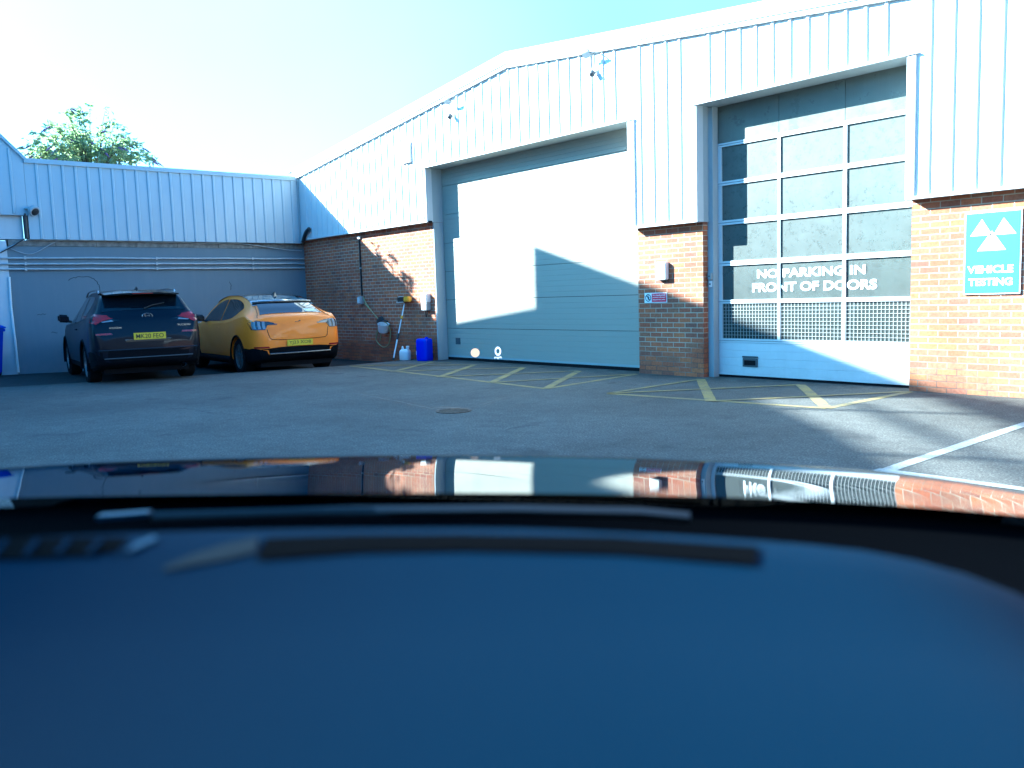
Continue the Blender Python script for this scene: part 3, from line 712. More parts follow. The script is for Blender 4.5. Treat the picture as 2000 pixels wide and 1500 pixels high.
mb.obox((11.462, -.0070, 1.20), (.020, 0, .004), (0, .0005, 0), (-.001, 0, .005))
local(sg, 'pictogram', mb, M['sign_black'])
ms = empty('blue_sign', (16.46, -.01, 1.6)); tag(ms, 'pale blue vehicle testing sign with three white triangles on the right brick wall', 'sign')
local(ms, 'plate', MB().box(16.162, 16.752, -.022, -.002, 1.150, 2.066), M['sign_white'])
local(ms, 'blue_panel', MB().box(16.174, 16.740, -.0245, -.0223, 1.162, 2.054), M['sign_blue'])
mb = MB()
def tri(a, b, c): mb.prism([(a[0], -.0248, a[1]), (b[0], -.0248, b[1]), (c[0], -.0248, c[1])], (0, -.0015, 0))
Zt = lambda v: 2.06-(v-185)/1180*.90
tri((16.225, 1.805), (16.455, 1.805), (16.345, 1.985)); tri((16.468, 1.805), (16.70, 1.805), (16.570, 1.985)); tri((16.30, 1.635), (16.60, 1.635), (16.452, 1.852))
local(ms, 'triangle_emblem', mb, M['white_letter'])
q = text_mb('VEHICLE', (16.20, -.025, 1.385), (1, 0, 0), (0, 0, 1), .48, .085, .0015, .03); q2 = text_mb('TESTING', (16.215, -.025, 1.245), (1, 0, 0), (0, 0, 1), .46, .085, .0015, .03)
local(ms, 'lettering', q, M['white_letter'], fix=False); local(ms, 'lettering', q2, M['white_letter'], fix=False)
# left brick section: trunking, socket, hose and tub, meter boxes
tr = empty('cable_trunking', (2.8, 0, 1.4)); tag(tr, 'black upright cable trunking on the shaded brick wall', 'trunking')
local(tr, 'channel', MB().box(2.775, 2.815, -.03, -.0005, 1.40, 2.70), M['black_plastic'], bevel=.004)
local(tr, 'top_box', MB().box(2.74, 2.85, -.045, -.0006, 2.70, 2.76), M['white_plastic'], bevel=.005)
local(tr, 'joint_clip', MB().box(2.765, 2.825, -.034, -.0004, 2.02, 2.05), M['grey_plastic'])
so = empty('outdoor_socket', (2.76, 0, 1.3)); tag(so, 'grey weatherproof socket at the foot of the black trunking', 'socket')
local(so, 'case', MB().box(2.66, 2.86, -.075, -.0005, 1.20, 1.385), M['grey_plastic'], bevel=.012)
local(so, 'cover', MB().box(2.69, 2.80, -.092, -.0755, 1.225, 1.36), M['white_plastic'], bevel=.01)
def W(px, py, y=-.08): return at(px, py, 1, y)
cable('garden_hose', 'olive hose stretched from the socket down to the hanging tub', [W(709, 580, -.05), W(716, 594), W(726, 608), W(737, 622), W(743, 628), W(740, 640), W(736, 652), W(735, 664), W(741, 673), W(750, 678), W(759, 672), W(762, 660), W(762, 645), W(757, 633), W(748, 627)], .012, M['hose'], 'hose')
cable('garden_hose', 'second thin olive hose end dangling straight down with a brass nozzle', [W(712, 592, -.06), W(724, 606, -.1), W(741, 626, -.1), W(746, 640, -.11), W(744, 655, -.1), W(742, 666, -.1)], .010, M['hose'], 'hose')
c = W(749, 640, -.14)
tb = empty('hanging_tub', (c.x, -.05, c.z)); tag(tb, 'pale blue plastic tub hanging tilted from a black hook on the shaded brick wall', 'tub')
ax = Vector((.28, -.12, .95)).normalized()
local(tb, 'body', MB().lathe([(.001, -.10), (.105, -.10), (.115, -.08), (.13, .08), (.135, .09), (.12, .085), (.10, -.08), (.001, -.085)], c, ax, 22), M['white_plastic'], smooth=40)
local(tb, 'hook', MB().lathe([(.11, -.01), (.135, 0), (.11, .05), (.04, .06)], W(744, 629, -.06), (0, -1, .1), 16).tube([W(744, 629, -.02), W(752, 626, -.16), W(757, 628, -.2)], .018, 7), M['black_plastic'], smooth=40)
mx = empty('meter_box', (5.44, 0, 1.22)); tag(mx, 'beige twin meter box fixed to the brick beside the grey garage door', 'meter box')
local(mx, 'upper_case', MB().box(5.33, 5.55, -.12, -.0005, 1.205, 1.385), M['white_plastic'], bevel=.01)
local(mx, 'lower_case', MB().box(5.34, 5.545, -.115, -.0005, 1.04, 1.20), M['grey_plastic'], bevel=.01)
local(mx, 'cable_tail', MB().tube([(5.42, -.05, 1.045), (5.425, -.05, .97), (5.40, -.03, .90)], .014, 6).tube([(5.47, -.05, 1.045), (5.475, -.045, .95)], .014, 6), M['black_plastic'], smooth=60)
# telescopic brush
bb, bt = at(768, 703.5, 2, .0), at(790, 593, 1, -.06)
br = empty('telescopic_brush', bb); tag(br, 'telescopic wash brush with yellow head leaning on the brick wall', 'brush')
d = bt-bb
local(br, 'pole', MB().tube([bb, bb+d*.46], .019, 10).tube([bb+d*.46, bb+d], .015, 10), M['steel'], smooth=60)
for f0, f1, r_ in ((.36, .47, .024), (.715, .73, .023), (0, .04, .022)): local(br, 'grip', MB().tube([bb+d*f0, bb+d*f1], r_, 10), M['black_plastic'], smooth=60)
local(br, 'clamp', MB().tube([bb+d*.73, bb+d*.78], .027, 10), M['yellow_plastic'], smooth=60)
hc = at(792, 585, 1, -.09)
local(br, 'brush_head', MB().box(hc.x-.02, hc.x+.17, -.14, -.03, hc.z-.05, hc.z+.065), M['yellow_plastic'], bevel=.02)
local(br, 'bristles', MB().box(hc.x-.27, hc.x-.021, -.13, -.04, hc.z-.05, hc.z+.055), M['black_plastic'], bevel=.01)
local(br, 'bristle_guard', MB().tube([(hc.x-.01, -.145, hc.z-.055), (hc.x-.3, -.13, hc.z-.06), (hc.x-.25, -.1, hc.z+.03), (hc.x-.2, -.13, hc.z+.065), (hc.x, -.145, hc.z+.065)], .010, 6), M['steel'])

def rounded_block(cx, cy, hx, hy, levels, n=32, p=4.0, rot=0):
    """superellipse loft: levels = (z, scale)"""
    rows = []
    for z, s in levels:
        r = []
        for k in range(n):
            a = 2*pi*k/n; ca, sa = cos(a), sin(a)
            x = hx*s*math.copysign(abs(ca)**(2/p), ca); y = hy*s*math.copysign(abs(sa)**(2/p), sa)
            r.append((cx+x*cos(rot)-y*sin(rot), cy+x*sin(rot)+y*cos(rot), z))
        rows.append(r)
    mb = MB().grid(rows, True); nn = len(rows)
    mb.f.append(tuple(range(n))[::-1]); mb.f.append(tuple((nn-1)*n+k for k in range(n)))
    return mb
# white jug
jx, jy = 4.99, -.33
jg = empty('white_jug', (jx, jy, 0)); tag(jg, 'white plastic jug with a round handle standing by the blue canister', 'jug')
local(jg, 'body', rounded_block(jx, jy, .125, .085, [(.0, .92), (.012, .99), (.15, 1), (.185, .97), (.215, .82), (.23, .55), (.235, .3)], 28, 3.2, .35), M['white_plastic'], smooth=50)
hn = MB(); cxh, czh = jx-.062, .222
hn.tube([(cxh+.055*cos(a), jy-.02-.02*cos(a), czh+.062*sin(a)) for a in [pi*i/9*1.15-.2 for i in range(10)]], .015, 8)
local(jg, 'handle', hn, M['white_plastic'], smooth=60)
local(jg, 'neck', MB().lathe([(.032, .22), (.032, .262), (.036, .263), (.036, .295), (.03, .30)], (jx+.07, jy+.025, 0), (0, 0, 1), 18), M['white_plastic'], smooth=40)
kx, ky = 5.56, -.22
bc = empty('blue_canister', (kx, ky, 0)); tag(bc, 'tall bright blue plastic canister on the ground next to the grey garage door', 'canister')
lv = [(.0, .93), (.015, .99), (.06, 1), (.38, 1), (.43, .97), (.455, .90), (.462, .75)]
local(bc, 'body', rounded_block(kx, ky, .15, .125, lv, 36, 5, .25), M['blue_plastic'], smooth=50)
local(bc, 'cap', MB().lathe([(.035, .462), (.035, .49), (.028, .495)], (kx+.09, ky, 0), (0, 0, 1), 16), M['blue_plastic'], smooth=40)
local(bc, 'label', MB().obox((kx-.075, ky-.131, .165), (.035, .009, 0), (0, .0008, 0), (0, 0, .038)), M['sign_white'])
local(bc, 'hazard_label', MB().obox((kx-.075, ky-.131, .255), (.04, .010, 0), (0, .0008, 0), (0, 0, .04)), M['sign_black'])

# ------------------------------------------------------------------ buddleia behind the side building
def leafmat(name, c):
    m = mat(name, c, .55, noise=.35, nscale=3); t, b = nodes(m)
    b.inputs['Subsurface Weight'].default_value = 0
    tl = N(t, 'BsdfTranslucent'); tl.inputs['Color'].default_value = (c[0]*1.9, c[1]*1.9, c[2]*1.4, 1)
    mx = N(t, 'MixShader'); mx.inputs[0].default_value = .5
    t.links.new(b.outputs[0], mx.inputs[1]); t.links.new(tl.outputs[0], mx.inputs[2]); t.links.new(mx.outputs[0], t.nodes['Material Output'].inputs['Surface'])
    return m
M['leaf'] = leafmat('leaf', (.22, .28, .17)); M['bark'] = mat('bark', (.10, .08, .06), .9, noise=.3)
M['flower'] = mat('flower', (.22, .10, .24), .7)
tc0 = Vector((-1.95, -4.45, 4.0))
te = empty('buddleia_tree', (tc0.x, tc0.y, 0)); tag(te, 'bushy leafy tree showing above the side building roof', 'tree')
rnd = random.Random(11); lf = MB(); st = MB(); fl = MB()
st.tube([(tc0.x, tc0.y, 0), (tc0.x+.05, tc0.y, 2), tuple(tc0)], [.13, .10, .07], 8)
for i in range(120):
    a = rnd.uniform(0, 2*pi); sp = rnd.uniform(.15, 1.0)**.8
    hx, hy = .9*cos(a)*sp, 1.18*sin(a)*sp
    top = rnd.uniform(.55, 1.0)*(2.25*(1-.45*sp*sp))
    b0 = tc0+Vector((hx*.15, hy*.15, rnd.uniform(-.9, .1)))
    end = tc0+Vector((hx, hy, top)); mid = b0.lerp(end, .55)+Vector((0, 0, .28*sp))
    droop = end+Vector((hx*.32, hy*.32, -.05-.30*sp))
    P = []
    for k in range(13):
        t = k/12; P.append(b0*(1-t)**3+mid*3*t*(1-t)**2+end*3*t*t*(1-t)+droop*t**3)
    st.tube(P, [.014*(1-.8*k/12) for k in range(13)], 4)
    for k in range(2, 13):
        for q in range(rnd.choice((3, 4, 4))):
            p = P[k]+Vector((rnd.gauss(0, .035), rnd.gauss(0, .035), rnd.gauss(0, .035)))
            L = rnd.uniform(.09, .19); wd = L*rnd.uniform(.16, .26)
            d = Vector((rnd.gauss(0, 1), rnd.gauss(0, 1), rnd.gauss(-.15, .6))).normalized(); s = d.cross(Vector((rnd.gauss(0, 1), rnd.gauss(0, 1), rnd.gauss(0, 1)))).normalized()
            n = d.cross(s)*L*.12
            lf.add([p, p+d*L*.45+s*wd+n, p+d*L, p+d*L*.45-s*wd+n], [(0, 1, 2), (0, 2, 3)])
    if rnd.random() < .5:
        e = P[-1]; dv = (P[-1]-P[-3]).normalized(); Ls = rnd.uniform(.12, .24)
        fl.tube([e, e+dv*Ls*.4, e+dv*Ls+Vector((0, 0, -.02))], [.018, .022, .004], 6)
local(te, 'branches', st, M['bark'], fix=False); nl = len(lf.f); lf.add(fl.v, fl.f); cr = local(te, 'crown', lf, M['leaf'], fix=False); cr.data.materials.append(M['flower'])
for p in cr.data.polygons[nl:]: p.material_index = 1

# ------------------------------------------------------------------ cars
import numpy as np
def smooth_table(tab):
    xs = np.array([t[0] for t in tab], float); ys = np.array([t[1] for t in tab], float)
    h = np.diff(xs); dl = np.diff(ys)/h; m = np.zeros(len(xs))
    for i in range(1, len(xs)-1):
        if dl[i-1]*dl[i] > 0:
            w1, w2 = 2*h[i]+h[i-1], h[i]+2*h[i-1]; m[i] = (w1+w2)/(w1/dl[i-1]+w2/dl[i])
    m[0], m[-1] = dl[0], dl[-1]
    def f(x):
        x = min(max(x, xs[0]), xs[-1]); i = min(int(np.searchsorted(xs, x, 'right'))-1, len(xs)-2)
        t = (x-xs[i])/h[i]; t2, t3 = t*t, t*t*t
        return float((2*t3-3*t2+1)*ys[i]+(t3-2*t2+t)*h[i]*m[i]+(-2*t3+3*t2)*ys[i+1]+(t3-t2)*h[i]*m[i+1])
    return f

class Shape:
    """a car body as cross-sections along x (0 = rear bumper, L = nose); y to the left, z up"""
    def __init__(s, L, top, belt, half, roof, bot):
        s.L = L; s.top, s.belt, s.half, s.roof, s.bot = [smooth_table(t) for t in (top, belt, half, roof, bot)]
    def section(s, x):
        zt, yb, yr, zb = s.top(x), s.half(x), s.roof(x), s.bot(x)
        yr = min(yr, yb-.05); ze = zt-.035-.02*(yr/.6)          # roof edge height
        zl = min(s.belt(x), ze-.012); h = zl-zb
        P = [(0, zb), (yb*.6, zb), (yb-.10, zb), (yb-.045, zb+.05*h), (yb-.022, zb+.16*h), (yb-.002, zb+.34*h), (yb, zb+.52*h), (yb-.004, zb+.70*h), (yb-.018, zb+.86*h), (yb-.040, zl-.02), (yb-.060, zl)]
        y0, z0 = yb-.060, zl; yr = min(yr, y0-.01)
        for t in (.2, .4, .6, .8, .93): P.append((y0+(yr-y0)*(t+.10*t*(1-t)*-1), z0+(ze-z0)*t))
        P += [(yr-.02, ze+.012), (yr*.80, zt-.016), (yr*.5, zt-.004), (0, zt)]
        return P
    def side(s, x, v, off=.004, sg=1):
        """point of the glasshouse side, v 0 = belt .. 1 = roof edge"""
        zt, yb, yr = s.top(x), s.half(x), s.roof(x); yr = min(yr, yb-.05); ze = zt-.035-.02*(yr/.6); zl = min(s.belt(x), ze-.012)
        y0 = yb-.06; yr = min(yr, y0-.01); y = y0+(yr-y0)*(v-.10*v*(1-v)); z = zl+(ze-zl)*v
        n = Vector((0, ze-zl, y0-yr)).normalized()
        return (x, sg*(y+n.y*off), z+n.z*off)
    def flank(s, x, z, off=.004, sg=1):
        P = s.section(x)[2:11]
        for a, b in zip(P, P[1:]):
            if a[1] <= z <= b[1]: t = (z-a[1])/max(1e-6, b[1]-a[1]); return (x, sg*(a[0]+(b[0]-a[0])*t+off), z)
        return (x, sg*(P[-1][0]+off), z)
    def rear(s, y, z, off=.006):
        """point of the rear face at y, z: first x whose section holds it"""
        lo, hi = 0.0, 1.2
        def inside(x):
            if z > s.top(x)-.03 or z < s.bot(x): return False
            P = s.section(x)
            for a, b in zip(P[2:], P[3:]):
                if a[1] <= z <= b[1]: t = (z-a[1])/max(1e-6, b[1]-a[1]); return abs(y) <= a[0]+(b[0]-a[0])*t
            return abs(y) < P[-3][0]
        if inside(0): return (-off, y, z)
        for _ in range(26):
            m = (lo+hi)/2
            if inside(m): hi = m
            else: lo = m
        return (hi-off, y, z)
    def back(s, x, y, off=.005):
        """point on the top surface (rear screen, roof, bonnet)"""
        zt, yr = s.top(x), min(s.roof(x), s.half(x)-.11); f = min(abs(y)/max(yr, .01), 1); d = (s.top(x+.02)-s.top(x-.02))/.04
        n = Vector((-d, 0, 1)).normalized(); return (x+n.x*off, y, zt-.036*f**3+n.z*off)
    def mesh(s, xs):
        rows = []
        for x in xs:
            P = s.section(x); rows.append([(x, y, z) for y, z in P]+[(x, -y, z) for y, z in P[-2:0:-1]])
        mb = MB().grid(rows, True); n = len(rows[0])
        mb.f.append(tuple(range(n))[::-1]); mb.f.append(tuple((len(rows)-1)*n+k for k in range(n))); return mb

def cut_arches(o, wheels, r):
    mb = MB()
    for (x, y, z) in wheels: mb.lathe([(r, -.16), (r, .3)], (x, y, z), (0, 1 if y > 0 else -1, 0), 40)
    c = part('cutter', mb, None); c.parent = o.parent
    mod = o.modifiers.new('b', 'BOOLEAN'); mod.object = c; mod.operation = 'DIFFERENCE'; mod.solver = 'EXACT'
    bpy.context.view_layer.update()
    dg = bpy.context.evaluated_depsgraph_get(); me = bpy.data.meshes.new_from_object(o.evaluated_get(dg))
    o.modifiers.clear(); old = o.data; o.data = me; bpy.data.meshes.remove(old); cm = c.data; bpy.data.objects.remove(c); bpy.data.meshes.remove(cm)
    if not me.materials: pass
    sharp(me, 32)

def two_tone(o, test):
    o.data.materials.append(M['plastic_trim'])
    for p in o.data.polygons: p.material_index = 1 if test(p.center) else 0
def quad_patch(fn, us, vs):
    """grid patch from a surface function"""
    return MB().grid([[fn(u, v) for v in vs] for u in us])
def side_window(sh, pts_lo, pts_hi, x0, x1, sg, off=.004, n=14):
    lo, hi = smooth_table(pts_lo), smooth_table(pts_hi); rows = []
    for i in range(n+1):
        x = x0+(x1-x0)*i/n; a, b = lo(x), hi(x); rows.append([sh.side(x, a+(b-a)*k/6, off, sg) for k in range(7)])
    return MB().grid(rows)
def rear_poly(sh, pts, off=.006, thick=.02, n=6):
    """a solid patch on the rear face with outline pts (y, z), following its curvature"""
    c = (sum(p[0] for p in pts)/len(pts), sum(p[1] for p in pts)/len(pts)); ring = []
    for a, b in zip(pts, pts[1:]+pts[:1]):
        for i in range(n): ring.append((a[0]+(b[0]-a[0])*i/n, a[1]+(b[1]-a[1])*i/n))
    fr = [[sh.rear(c[0]+(p[0]-c[0])*k, c[1]+(p[1]-c[1])*k, off) for p in ring] for k in (.02, .35, .7, 1.0)]
    bk = [(x+off+thick, y, z) for (x, y, z) in fr[-1]]
    mb = MB().grid(fr+[bk], True); mb.f.append(tuple(range(len(ring)))[::-1]); return mb
def wheel_parts(root, x, y, z, r, wd, rim_m, sg):
    ty = part('wheel', MB().lathe([(r*.66, -wd/2), (r*.9, -wd/2), (r*.985, -wd*.38), (r, -wd*.2), (r, wd*.2), (r*.985, wd*.38), (r*.9, wd/2), (r*.68, wd/2), (r*.66, wd*.42)], (x, y, z), (0, sg, 0), 36, True), M['tyre'], root, smooth=40)
    mb = MB().lathe([(r*.655, -wd*.4), (r*.67, wd*.36), (r*.66, wd*.46), (r*.60, wd*.46), (r*.58, wd*.2), (r*.56, -wd*.4)], (x, y, z), (0, sg, 0), 36, True)
    for k in range(5):
        a = 2*pi*k/5+.3; 
        for da in (-.16, .16):
            p0 = Vector((cos(a+da*1.2)*.1*r, 0, sin(a+da*1.2)*.1*r)); p1 = Vector((cos(a+da)*.62*r, 0, sin(a+da)*.62*r)); d = (p1-p0)/2; pr = Vector((-d.z, 0, d.x)).normalized()
            mb.obox(Vector((x, y+sg*wd*.36, z))+(p0+p1)/2, d, pr*.035*r*1.6, (0, .012, 0))
    mb.lathe([(r*.17, wd*.28), (r*.17, wd*.42), (r*.1, wd*.45)], (x, y, z), (0, sg, 0), 20)
    part('rim', mb, rim_m, ty, smooth=40)
def plate(root, sh, y0, zc, s, xo, tilt=0):
    """yellow rear number plate 520 x 111 mm; text reads from behind"""
    pl = part('number_plate', MB().box(xo-.012, xo, y0-.262, y0+.262, zc-.058, zc+.058), M['plate'], root, bevel=.003)
    q = text_mb(s, (xo-.0135, y0+.225, zc-.0385), (0, -1, 0), (0, 0, 1), .45, .077, .001, .004)
    part('plate_lettering', q, M['sign_black'], pl, fix=False)
    return pl
def badge(root, sh, s, yl, z, wd, h, m, off=.014):
    x = min(sh.rear(yl, z, off)[0], sh.rear(yl-wd, z, off)[0], sh.rear(yl-wd/2, z, off)[0])
    part('badge', text_mb(s, (x, yl, z), (0, -1, 0), (0, 0, 1), wd, h, .003, .012), m, root, fix=False)

def paint(name, c, flake=0.0, coat=1.0, rough=.35, metal=0.0):
    m = mat(name, c, rough, metal, spec=.15, coat=coat, noise=.06, nscale=2); return m
M['tyre'] = mat('tyre', (.010, .010, .011), .95, spec=.1, bump=.2, bscale=60)
M['plate'] = mat('plate_yellow', (.72, .54, .02), .4)
M['car_glass'] = mat('tinted_glass', (.005, .008, .012), .05, spec=.4)
M['chrome'] = mat('chrome', (.7, .7, .7), .15, 1.0)
M['red_lens'] = mat('red_lens', (.24, .004, .006), .2, coat=.4)
M['dark_lens'] = mat('dark_lens', (.03, .028, .03), .12, coat=1.0)
M['clear_lens'] = mat('clear_lens', (.22, .25, .28), .2, coat=.4)
M['navy_paint'] = paint('dark_blue_paint', (.0016, .0036, .0105), rough=.35, coat=.22)
M['orange_paint'] = paint('orange_paint', (.90, .245, .018), rough=.4, coat=.28)
M['plastic_trim'] = mat('black_trim', (.0035, .0042, .0065), .8, spec=.1)
M['alloy'] = mat('grey_alloy', (.25, .25, .26), .35, .7)
M['paper'] = mat('paper', (.75, .74, .66), .8)
M['black_gloss'] = mat('black_gloss', (.008, .008, .01), .12, coat=1.0)

def stations(L): 
    a = [0, .015, .03, .05, .07, .09, .11, .135, .16, .19, .22, .26, .30, .34, .38, .42, .46, .5, .55, .6, .66, .72, .8]
    x = .9
    while x < L-.35: a.append(x); x += .1
    return a+[L-.3, L-.24, L-.18, L-.13, L-.09, L-.06, L-.03, L-.012, L]

# --- dark blue hatchback SUV
def make_suv(loc, head):
    root = empty('parked_car', loc, head); tag(root, 'dark blue estate car with yellow rear number plate parked nose in to the grey wall', 'car', 'cars parked at the side wall')
    L = 4.48
    sh = Shape(L, [(0, .80), (.04, .98), (.09, 1.14), (.15, 1.225), (.22, 1.30), (.36, 1.455), (.46, 1.55), (.58, 1.60), (.9, 1.637), (1.5, 1.652), (2.0, 1.645), (2.4, 1.60), (2.8, 1.46), (3.15, 1.27), (3.4, 1.14), (3.7, 1.09), (4.1, 1.01), (4.33, .90), (4.44, .76), (4.48, .66)],
               [(0, .76), (.08, 1.08), (.2, 1.19), (.6, 1.17), (1.2, 1.10), (2.2, 1.05), (3.2, 1.02), (3.6, 1.02), (4.1, .93), (4.35, .80), (4.48, .6)],
               [(0, .74), (.03, .81), (.08, .865), (.16, .90), (.3, .922), (.7, .928), (1.6, .915), (2.6, .912), (3.4, .925), (3.8, .91), (4.15, .85), (4.35, .76), (4.44, .66), (4.48, .52)],
               [(0, .62), (.12, .77), (.22, .745), (.45, .68), (.7, .64), (1.2, .62), (2.2, .60), (2.7, .63), (3.2, .72), (3.6, .74), (4.1, .70), (4.4, .55), (4.48, .4)],
               [(0, .40), (.06, .34), (.3, .27), (.8, .22), (3.7, .22), (4.2, .24), (4.48, .36)])
    body = part('body', sh.mesh(stations(L)), M['navy_paint'], root)
    wh = [(.93, .79, .355), (.93, -.79, .355), (3.60, .79, .355), (3.60, -.79, .355)]
    cut_arches(body, wh, .415); body.data.materials.clear(); body.data.materials.append(M['navy_paint']); two_tone(body, lambda c: c.z < .40 or (c.x < .35 and c.z < .56))
    for (x, y, z) in wh:
        sg = 1 if y > 0 else -1; wheel_parts(root, x, y, z, .355, .225, M['alloy'], sg)
        mb = MB().tube([(x+.425*cos(a), sg*(sh.half(x)-.012), z+.425*sin(a)) for a in [pi*1.08-k*pi*1.16/16 for k in range(17)]], .026, 6); part('arch_trim', mb, M['plastic_trim'], root, smooth=60)
    # glass
    part('rear_window', quad_patch(lambda x, t: sh.back(x, t*(min(sh.roof(x), sh.half(x)-.11)-.055)), [.205+.27*i/8 for i in range(9)], [-1+.2*i for i in range(11)]), M['car_glass'], root, smooth=60)
    for sg in (1, -1):
        part('side_window', side_window(sh, [(.62, .5), (.9, .12), (1.4, .06), (1.62, .05)], [(.62, .62), (.9, .86), (1.62, .9)], .66, 1.62, sg), M['car_glass'], root, smooth=60)
        part('side_window', side_window(sh, [(1.70, .05), (2.55, .04)], [(1.70, .9), (2.55, .88)], 1.70, 2.50, sg), M['car_glass'], root, smooth=60)
        part('side_window', side_window(sh, [(2.56, .04), (3.15, .08)], [(2.56, .88), (2.9, .82), (3.15, .3)], 2.56, 3.12, sg), M['car_glass'], root, smooth=60)
        # roof rail
        P = [sh.side(x, 1.0, .03, sg) for x in (.62, .7, .9, 1.3, 1.8, 2.2, 2.45)]; P = [(x, y-.03*sg, z+(.005 if i in (0, 6) else .045)) for i, (x, y, z) in enumerate(P)]
        part('roof_rail', MB().tube(P, .016, 6), M['black_gloss'], root, smooth=60)
        # door mirror
        mir = part('door_mirror', MB().obox((2.80, sg*1.005, 1.15), (.065, 0, 0), (0, .095, .01), (0, 0, .075)), M['navy_paint'], root, bevel=.03, seg=3)
        part('mirror_arm', MB().tube([(2.83, sg*.86, 1.08), (2.82, sg*.94, 1.10)], .025, 6), M['black_plastic'], mir, smooth=60)
        # tail lamps
        lamp = rear_poly(sh, [(sg*.40, 1.165), (sg*.60, 1.205), (sg*.80, 1.23), (sg*.875, 1.19), (sg*.885, 1.09), (sg*.80, 1.055), (sg*.72, 1.10), (sg*.55, 1.15)], .012); tl = part('tail_lamp', lamp, M['red_lens'], root, smooth=40)
        part('lamp_strip', rear_poly(sh, [(sg*.52, 1.10), (sg*.70, 1.085), (sg*.715, 1.10), (sg*.55, 1.125)], .012), M['clear_lens'], tl, smooth=40)
        part('rear_reflector', rear_poly(sh, [(sg*.56, .875), (sg*.82, .87), (sg*.825, .90), (sg*.58, .905)], .012), M['red_lens'], root, smooth=40)
        part('door_handle', MB().tube([sh.flank(1.75, .95, .012, sg), sh.flank(1.80, .955, .03, sg), sh.flank(1.95, .955, .03, sg), sh.flank(2.0, .95, .012, sg)], .014, 6), M['navy_paint'], root, smooth=60)
        part('exhaust', MB().lathe([(.045, 0), (.045, .12), (.035, .12), (.035, .02)], (-.01, sg*.55, .30), (1, 0, 0), 14, True), M['chrome'], root, smooth=40) if sg < 0 else None
    # spoiler, brake light, wiper
    sp = MB().grid([[(.235, -.60, 1.535), (.215, -.3, 1.55), (.21, 0, 1.553), (.215, .3, 1.55), (.235, .60, 1.535)], [(.23, -.61, 1.555), (.205, -.3, 1.578), (.20, 0, 1.582), (.205, .3, 1.578), (.23, .61, 1.555)], [(.62, -.64, 1.605), (.62, -.3, 1.634), (.62, 0, 1.64), (.62, .3, 1.634), (.62, .64, 1.605)], [(.58, -.63, 1.55), (.55, -.3, 1.565), (.55, 0, 1.57), (.55, .3, 1.565), (.58, .63, 1.55)]])
    sp.f += [(0, 1, 2, 3, 4, 19, 18, 17, 16, 15)]
    spo = part('spoiler', sp, M['black_gloss'], root, smooth=50)
    part('brake_light', MB().box(.198, .212, -.17, .17, 1.560, 1.574), M['red_lens'], spo)
    part('rear_wiper', MB().tube([(sh.back(.215, .0, .02)), (sh.back(.26, -.15, .025)), (sh.back(.30, -.36, .02))], .010, 5), M['black_plastic'], root)
    part('antenna_fin', MB().add([(.72, -.03, 1.628), (.72, .03, 1.628), (.92, .02, 1.64), (.92, -.02, 1.64), (.73, 0, 1.70), (.77, 0, 1.70)], [(0, 1, 4), (1, 2, 5, 4), (3, 0, 4, 5), (2, 3, 5), (0, 3, 2, 1)]), M['navy_paint'], root)
    # tailgate crease, gap lines, lower trim
    part('tailgate_trim', rear_poly(sh, [(-.60, 1.115), (.60, 1.115), (.58, 1.145), (-.58, 1.145)], .010), M['chrome'] if False else M['black_gloss'], root, smooth=40)
    part('tailgate_recess', rear_poly(sh, [(-.36, .74), (.36, .74), (.42, .90), (-.42, .90)], .003), M['black_gloss'], root, smooth=40)
    part('bumper_cover', rear_poly(sh, [(-.78, .26), (.78, .26), (.85, .60), (-.85, .60)], .016, .05), M['plastic_trim'], root, smooth=40)
    part('bumper_strip', MB().tube([sh.rear(y, .612, .018) for y in (-.8, -.72, -.5, 0, .5, .72, .8)], .006, 5), M['black_gloss'], root, smooth=60)
    part('skid_plate', MB().tube([sh.rear(y, .47, .02) for y in (-.72, -.5, 0, .5, .72)], .009, 5), M['handle'], root, smooth=60)
    part('underbody', MB().box(.25, 4.2, -.70, .70, .19, .30), M['seal'], root)
    plate(root, sh, -.03, .83, 'MK20 FEO', sh.rear(0, .83)[0]-.002)
    x0 = sh.rear(0, 1.17, .02)[0]
    em = [(x0, -.03+.083*cos(2*pi*k/28), 1.175+.045*sin(2*pi*k/28)) for k in range(29)]
    mb = MB().tube(em, .0075, 6).tube([(x0, .0, 1.148), (x0, .012, 1.20)], .008, 5).tube([(x0, -.072, 1.15), (x0, -.06, 1.202)], .008, 5).tube([(x0, .005, 1.170), (x0, -.03, 1.18), (x0, -.066, 1.178)], .008, 5)
    part('emblem', mb, M['chrome'], root, smooth=60)
    badge(root, sh, 'HYUNDAI', .60, .975, .19, .028, M['chrome']); badge(root, sh, 'TUCSON', -.50, .985, .22, .032, M['chrome'])
    return root
make_suv((4.90, -5.54, -.03), rad(173.0))

